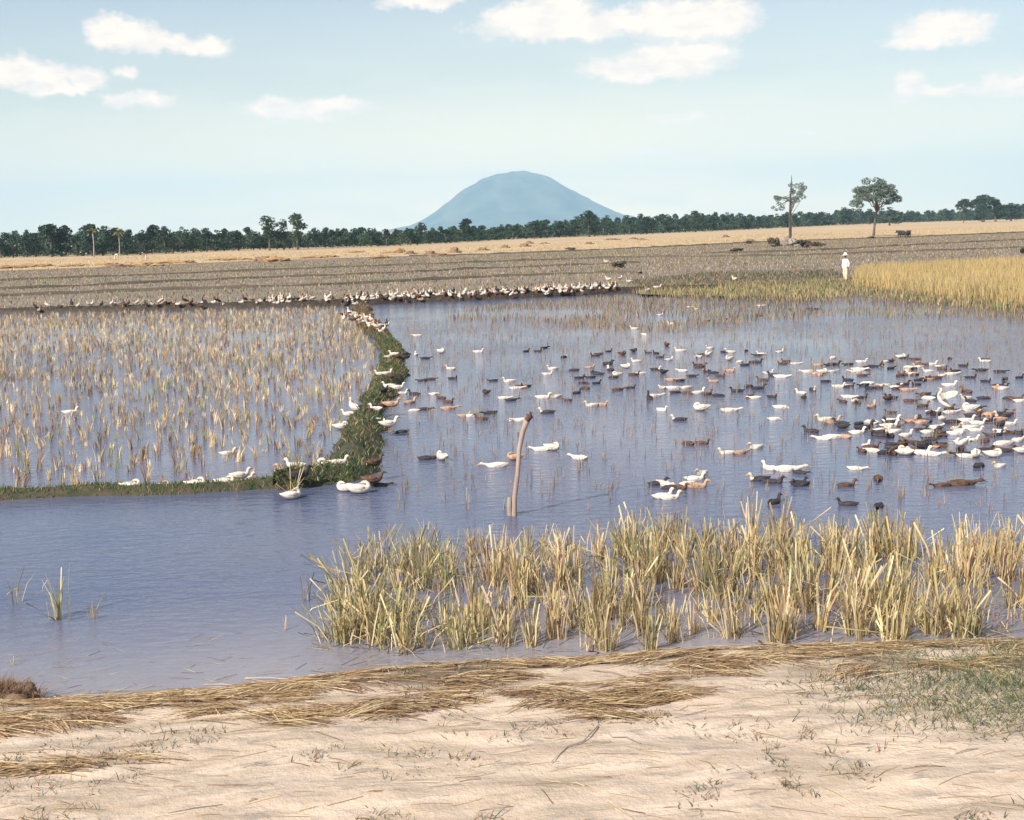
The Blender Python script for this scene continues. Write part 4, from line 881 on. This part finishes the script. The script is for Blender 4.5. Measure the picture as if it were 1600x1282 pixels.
for x, y, c, pose, f, z, lab in [(553, 644, 'w', 'tall', 2.5, 0, 'white duck standing upright at the left edge of the dike neck'), (545, 650, 'w', 'stand', 3.0, 0, 'white duck bending beside the upright one left of the dike neck'), (533, 665, 'w', 'rest', .2, 0, 'white duck resting in the water left of the grassy dike'),
        (512, 726, 'w', 'rest', 3.1, .1, 'fat white duck resting at the left foot of the grassy dike'), (528, 728, 'w', 'stand', .2, .1, 'white duck standing at the left foot of the grassy dike beside a resting one'), (585, 728, 'b', 'stand', .8, .18, 'brownish duck standing on the right side of the dike foot'),
        (541, 760, 'w', 'rest', 3.0, 0, 'white duck floating under the dike corner, left of the larger one'), (561, 763, 'w', 'rest', .1, 0, 'large white duck floating in front of the dike corner'), (582, 755, 'b', 'stand', .1, 0, 'brown duck at the water edge right of the large white duck'), (590, 753, 'd', 'low', .0, 0, 'dark duck at the right tip of the dike corner'),
        (466, 750, 'd', 'stand', .5, .08, 'big black duck standing on the near dike beside a pale tuft'), (462, 722, 'w', 'swim', 2.8, 0, 'white duck swimming just behind the big black duck on the near dike'), (449, 742, 't', 'stand', 3.0, .02, 'tan duck standing left of the big black duck on the near dike'), (455, 772, 'w', 'rest', .6, 0, 'white duck floating below the near dike among pale tuft stalks'),
        (355, 703, 'w', 'swim', .3, 0, 'white duck among the stubble above the right half of the near dike'), (109, 640, 'w', 'swim', .4, 0, 'lone white duck among the stubble at the far left of the flooded paddy'),
        (190, 758, 'w', 'low', 3.0, .05, 'leftmost white duck on the near dike'), (205, 757, 'w', 'rest', .1, .06, 'second white duck from the left on the near dike'), (228, 758, 'w', 'low', 3.1, .03, 'third white duck from the left on the near dike, neck stretched'), (252, 757, 'w', 'rest', .3, .04, 'fourth white duck from the left on the near dike'),
        (306, 754, 'w', 'rest', .2, .06, 'fifth white duck from the left on the near dike'), (332, 752, 'w', 'low', 3.1, .06, 'sixth white duck from the left on the near dike'), (352, 751, 'w', 'rest', .1, .06, 'seventh white duck from the left on the near dike'), (375, 748, 'w', 'stand', .4, .06, 'white duck standing at the right end of the white row on the near dike'), (381, 742, 'w', 'swim', .0, 0, 'white duck behind the right end of the white row on the near dike')]:
    duck(x, y, c, pose, z, f, s=1.18 if ('big' in lab or 'large' in lab or 'fat' in lab) else 1.0, label=lab, where='on and around the dike foot')
    if 'big black' in lab: bpy.data.objects[-1] if False else None
# crowd at the junction of the dikes
for i in range(44):
    u = random.random(); x = 540 + u * 62 + random.uniform(-6, 6); y = 493 + u * 24 + random.uniform(-7, 6)
    duck(x, y, random.choices('wbtd', [9, 1.4, 1.0, 1.2])[0], random.choice(['stand', 'tall', 'stand']), random.uniform(.12, .3), random.uniform(0, 6.28), s=random.uniform(.9, 1.1), where='in the crowd where the two dikes meet')
# far dike row: smaller than the 300 nearest -> one flock
V = []; T = []; I = []; mats = ['f_white', 'f_brown', 'f_dark', 'f_tan', 'bill', 'eye']
def add_far(p, face, cn, pose, s):
    me = dmesh(pose, cn); n = len(me.vertices); co = np.empty(n * 3, np.float32); me.vertices.foreach_get('co', co); co = co.reshape(-1, 3) * s
    c, s_ = math.cos(face), math.sin(face); x = co[:, 0] * c - co[:, 1] * s_; y = co[:, 0] * s_ + co[:, 1] * c; co = np.column_stack([x + p[0], y + p[1], co[:, 2] + p[2]])
    t = np.empty(len(me.loops), np.int32); me.loops.foreach_get('vertex_index', t); b = sum(len(v) for v in V); V.append(co); T.append(t.reshape(-1, 3) + b)
    mi = np.empty(len(me.polygons), np.int32); me.polygons.foreach_get('material_index', mi)
    bi = {'white': 0, 'brown': 1, 'dark': 2, 'tan': 3, 'pied': 2}[cn]; I.append(np.choose(np.minimum(mi, 3), [bi, 4, 5, 0]))
fdp = [topx((p.x, p.y, .3)) for p in FD]; fxs = np.array([p[0] for p in fdp]); fX = np.array([p.x for p in FD]); fY = np.array([p.y for p in FD])
def on_far(x, off): return (float(np.interp(x, fxs, fX)), float(np.interp(x, fxs, fY)) + off, .30 - .2 * abs(off) / .6)
# only the 300 birds that show largest stay single; the farther ones join the flock below
allb = [o for o in scene.objects if o.name.split('.')[0] == 'duck']
common = sorted([o for o in allb if o.get('plain')], key=lambda o: o.scale.x * ppm(o.location))
for o in common[:max(0, len(allb) - 300)]:
    po, cn_ = o['plain'].split(); add_far(tuple(o.location), o.rotation_euler.z, cn_, po, o.scale.x); bpy.data.objects.remove(o)
for o in scene.objects:
    if 'plain' in o: del o['plain']
xs_ = [random.uniform(540, 965) for _ in range(300)] + [random.uniform(420, 560) for _ in range(60)] + [random.uniform(230, 430) for _ in range(26)] + [57, 66, 72, 95, 108, 113, 125, 140, 143, 155, 176, 182, 195, 202, 215, 231, 236, 250, 252, 275]
for i, x in enumerate(xs_):
    rowoff = random.gauss(0, .38 if 520 < x < 760 else .28)
    add_far(on_far(x, max(-.8, min(.8, rowoff))), random.uniform(0, 6.28), random.choices(['white', 'brown', 'dark', 'tan'], [8, 2.2, 2.8, 1.2] if x > 420 else [4.5, 2.5, 2.2, 1])[0], random.choice(['stand', 'tall', 'tall', 'rest']), random.uniform(.70, .90))
for x, y in [(951, 441), (969, 440), (984, 445), (1012, 459), (1027, 455), (1148, 441), (948, 412)]:
    p = at(x, y, .12); add_far((p.x, p.y, .1), random.uniform(0, 6), random.choice(['white', 'white', 'dark']), 'stand', 1.1)
tag(ob('duck_flock', mesh_np('duck_flock', np.concatenate(V), np.concatenate(T), mats, np.concatenate(I), smooth=True)), 'crowded small white and brown ducks along the far dike and in the farthest flock rows', 'duck flock', kind='stuff')
print('ducks', nducks)

# ------------------------------------------------------------------ people
def skin(name, verts, edges, rad, mat, parent, sub=2):
    me = bpy.data.meshes.new(name); me.from_pydata(verts, edges, []); o = bpy.data.objects.new(name, me); col.objects.link(o)
    md = o.modifiers.new('s', 'SKIN'); md.use_smooth_shade = True
    for i, v in enumerate(me.skin_vertices[0].data):
        r = rad[i]; v.radius = r if isinstance(r, tuple) else (r, r); v.use_root = (i == 0)
    ms = o.modifiers.new('u', 'SUBSURF'); ms.levels = sub; ms.render_levels = sub
    dg = bpy.context.evaluated_depsgraph_get(); m2 = bpy.data.meshes.new_from_object(o.evaluated_get(dg)); bpy.data.objects.remove(o)
    m2.name = name; m2.materials.clear(); m2.materials.append(mat)
    q = ob(name, m2, parent); return q
M['skin'] = material('skin', (.24, .13, .08), (.20, .11, .07), 20); M['cloth_white'] = material('cloth_white', (.78, .73, .68), (.68, .62, .58), 8); M['cloth_cream'] = material('cloth_cream', (.70, .62, .47), (.60, .52, .38), 8)
M['hair'] = material('hair', (.012, .010, .010)); M['cloth_red'] = material('cloth_red', (.45, .22, .18), (.35, .16, .14), 8); M['hat'] = material('hat', (.78, .72, .62), (.66, .60, .50), 30)
def figure(loc, rz, bent, shirt, trous, hat_m, label, group=None):
    e = empty('person', loc, rz)
    # bent = forward lean of the trunk; faces +x
    hip = Vector((0, 0, .86)); c, s = math.cos(bent), math.sin(bent)
    def tr(x, y, z):
        z -= .86; return (x * c + z * s, y, .86 - x * s + z * c)
    J = [(0, 0, .88), tr(0, 0, 1.0), tr(0, 0, 1.18), tr(0, 0, 1.33), tr(0, 0, 1.40), tr(.015, 0, 1.47)]
    Rr = [(.10, .14), (.095, .125), (.10, .145), (.09, .13), .05, .048]
    E = [(0, 1), (1, 2), (2, 3), (3, 4), (4, 5)]
    head = [tr(.02, 0, 1.52), tr(.03, 0, 1.58), tr(.02, 0, 1.65)]; J += head; Rr += [(.075, .066), (.092, .076), (.07, .062)]; E += [(5, 6), (6, 7), (7, 8)]
    hands = []
    for sd_ in (-1, 1):
        sh = tr(0, sd_ * .17, 1.34)
        el = (tr(-.03, sd_ * .23, 1.08) if bent < .4 else (sh[0] + .05, sd_ * .2, sh[2] - .26)); wr = (tr(.04, sd_ * .23, .84) if bent < .4 else (sh[0] + .12, sd_ * .14, max(.25, sh[2] - .50)))
        b = len(J); J += [sh, el, wr, (wr[0] + .02, wr[1], wr[2] - .08)]; Rr += [.052, .040, .028, (.038, .018)]; E += [(3, b), (b, b + 1), (b + 1, b + 2), (b + 2, b + 3)]; hands.append(J[-1])
        hp = (0, sd_ * .09, .83); kn = (.03 + .03 * sd_, sd_ * .10, .46); an = (-.02 + .08 * sd_, sd_ * .10, .08); b = len(J)
        J += [hp, kn, an, (an[0] + .07, an[1], .035), (an[0] + .15, an[1], .03)]; Rr += [.082, .055, .038, .038, .028]; E += [(0, b), (b, b + 1), (b + 1, b + 2), (b + 2, b + 3), (b + 3, b + 4)]
    body = skin('body', J, E, Rr, M['skin'], e)
    bm = bmesh.new(); bm.from_mesh(body.data)
    for h_, sd_ in zip(hands, (-1, 1)):                      # fingers and thumb rooted in the palm
        for k, (dx, L) in enumerate([(-.027, .060), (-.009, .072), (.009, .078), (.027, .070), (.040, .05)]):
            Vt = []; Tt = []; p0_ = Vector((h_[0] + dx, h_[1], h_[2] + (.02 if k == 4 else -.005))); d1 = Vector((.3 if k == 4 else .05 * k - .06, -sd_ * .10, -1)).normalized()
            tube(Vt, Tt, [p0_, p0_ + d1 * L * .5, p0_ + (d1 + Vector((0, -sd_ * .25, 0))).normalized() * L], [.009, .0085, .006], 6)
            vs = [bm.verts.new(v) for v in Vt]
            for f_ in Tt: bm.faces.new([vs[i_] for i_ in f_])
    hd = Vector(head[1]); fx = Vector(tr(1, 0, 1.58)) - Vector(tr(0, 0, 1.58)); uz = Vector(tr(0, 0, 2.58)) - Vector(tr(0, 0, 1.58))
    def addtube(pts, rr):
        Vt = []; Tt = []; tube(Vt, Tt, pts, rr, 6); vs = [bm.verts.new(v) for v in Vt]
        for f_ in Tt: bm.faces.new([vs[i_] for i_ in f_])
    addtube([hd + fx * .085 + uz * .015, hd + fx * .108 - uz * .02, hd + fx * .085 - uz * .03], [.008, .014, .006])       # nose
    addtube([hd + fx * .083 - uz * .05 + Vector((0, -.022, 0)), hd + fx * .090 - uz * .05, hd + fx * .083 - uz * .05 + Vector((0, .022, 0))], [.003, .006, .003])   # mouth
    for sd_ in (-1, 1): addtube([hd + Vector((0, sd_ * .072, 0)) + uz * .03, hd + Vector((0, sd_ * .088, 0)), hd + Vector((0, sd_ * .074, 0)) - uz * .03], [.012, .018, .008])   # ears
    bm.to_mesh(body.data); bm.free()
    V = []; T = []
    for sd_ in (-1, 1): tube(V, T, [hd + fx * .078 + uz * .012 + Vector((0, sd_ * .030, 0)), hd + fx * .094 + uz * .012 + Vector((0, sd_ * .030, 0))], [.010, .007], 6)
    ob('eyes', mesh_np('eyes', [tuple(v) for v in V], T, ['eye']), e)
    V, T = lump(1, .105, .090, .13, 16, 8, .05); hp_ = hd - fx * .02 + uz * .0
    ho = ob('hair', mesh_np('hair', V, T, ['hair'], smooth=True), e); ho.location = hp_ - fx * .015; ho.rotation_euler = (0, bent, 0)
    # shirt with sleeves, trousers
    J2 = [(0, 0, .80), tr(0, 0, .98), tr(0, 0, 1.18), tr(0, 0, 1.34), tr(0, 0, 1.385)]; R2 = [(.135, .175), (.125, .155), (.13, .17), (.11, .16), .065]; E2 = [(0, 1), (1, 2), (2, 3), (3, 4)]
    k_ = 0
    for sd_ in (-1, 1):
        a = J[9 + k_ * 9]; b_ = J[10 + k_ * 9]; c_ = J[11 + k_ * 9]; b = len(J2); c2 = tuple(Vector(b_).lerp(Vector(c_), .8)); J2 += [a, b_, c2]; R2 += [.074, .060, .046]; E2 += [(3, b), (b, b + 1), (b + 1, b + 2)]; k_ += 1
    skin('shirt', J2, E2, R2, M[shirt], e)
    J3 = [(0, 0, .90)]; R3 = [(.115, .155)]; E3 = []; k_ = 0
    for sd_ in (-1, 1):
        h_, kn, an = J[13 + k_ * 9], J[14 + k_ * 9], J[15 + k_ * 9]; b = len(J3); J3 += [h_, kn, (an[0], an[1], an[2] + .06)]; R3 += [.105, .080, .066]; E3 += [(0, b), (b, b + 1), (b + 1, b + 2)]; k_ += 1
    skin('trousers', J3, E3, R3, M[trous], e)
    # round-crowned hat with a brim
    V = []; T = []; prof = [(.0, .125), (.05, .118), (.09, .085), (.105, .035), (.11, .0), (.185, -.028), (.188, -.034), (.108, -.008)]; n = 20
    for r_, z_ in prof:
        for i in range(n): a = 2 * math.pi * i / n; V.append((r_ * math.cos(a), r_ * .95 * math.sin(a), z_))
    for j in range(len(prof) - 1):
        for i in range(n): a = j * n + i; b = j * n + (i + 1) % n; T += [(a, a + n, b + n), (a, b + n, b)]
    ht = ob('hat', mesh_np('hat', V, T, [hat_m], smooth=True), e); ht.location = hd + uz * .055; ht.rotation_euler = (0, bent + .05, 0)
    return tag(e, label, 'person', group)
p = at(1321, 444)
figure((p.x, p.y, .10), R(215), .0, 'cloth_white', 'cloth_cream', 'hat', 'person in white shirt, pale trousers and round hat standing left of the golden rice').scale = (1.04, 1.04, 1.04)
p = at(180, 408); figure((p.x, p.y, .13), R(20), 1.1, 'cloth_white', 'cloth_cream', 'hat', 'bent-over field worker in pale clothes below the right palm', 'field workers in the harvested field')
p = at(229, 409); figure((p.x, p.y, .13), R(170), .9, 'cloth_red', 'cloth_white', 'hat', 'bent-over field worker in reddish top right of the palms', 'field workers in the harvested field')

# ------------------------------------------------------------------ water buffaloes resting in the tree shade
def buffalo(x, y, rz, label):
    V = []; T = []; I = []
    loft(V, T, I, [(-1.0, 1.05, .05, .10, 0), (-.95, .98, .25, .30, 0), (-.7, .92, .34, .40, 0), (-.2, .88, .40, .44, 0), (.3, .92, .36, .42, 0), (.65, 1.0, .28, .36, 0), (.85, 1.08, .18, .24, 0), (1.05, 1.16, .15, .19, 0), (1.25, 1.15, .13, .16, 0), (1.45, 1.02, .10, .12, 0), (1.58, .92, .09, .08, 0)], [0] * 10, 14)
    V = list(V)
    def tb(pts, rr):
        n0 = len(T); tube(V, T, [Vector(p) for p in pts], rr, 8); I.extend([0] * (len(T) - n0))
    for s in (-1, 1):
        tb([(.55, s * .2, .9), (.55, s * .22, .50), (.50, s * .22, .28), (.55, s * .22, .0)], [.16, .09, .06, .08])
        tb([(-.7, s * .2, .95), (-.58, s * .22, .62), (-.82, s * .22, .36), (-.76, s * .22, .0)], [.20, .13, .07, .08])
        n0 = len(T); tube(V, T, [Vector((1.15, s * .10, 1.28)), Vector((1.05, s * .35, 1.34)), Vector((.85, s * .5, 1.44))], [.05, .035, .01], 6); I.extend([1] * (len(T) - n0))
        tb([(1.12, s * .12, 1.2), (1.05, s * .32, 1.14)], [.05, .03])
    tb([(-1.0, 0, 1.1), (-1.1, 0, .8), (-1.08, 0, .4)], [.04, .025, .02])
    p = at(x, y); o = ob('water_buffalo', mesh_np('water_buffalo', V, T, ['hide', 'horn'], I, smooth=True), loc=(p.x, p.y, .13)); o.rotation_euler.z = rz
    tag(o, label, 'water buffalo', 'animals in the shade beside the umbrella tree')
M['hide'] = material('hide', (.03, .028, .03), (.05, .045, .045), 3); M['horn'] = material('horn', (.15, .13, .11))
buffalo(1408, 373, R(110), 'dark water buffalo in tree shade, left of the two beside the umbrella tree')
buffalo(1419, 373, R(60), 'dark water buffalo in tree shade, right of the two beside the umbrella tree')

# ------------------------------------------------------------------ labels: look-alikes told apart by their order in the photo
ORD = ['', 'second', 'third', 'fourth', 'fifth', 'sixth', 'seventh', 'eighth', 'ninth', 'tenth', 'eleventh', 'twelfth']
byl = {}
for o in scene.objects:
    if o.parent is None and 'label' in o and 'category' in o: byl.setdefault(o['label'], []).append(o)
for lab, L in byl.items():
    n = len(L)
    if 1 < n <= 24:
        L.sort(key=lambda o: topx(o.location)[0])
        for i, o in enumerate(L):
            k = n - 1 - i
            o['label'] = lab + ', ' + ('leftmost' if i == 0 else 'rightmost' if k == 0 else '%s from left' % ORD[i] if i <= k else '%s from right' % ORD[k])
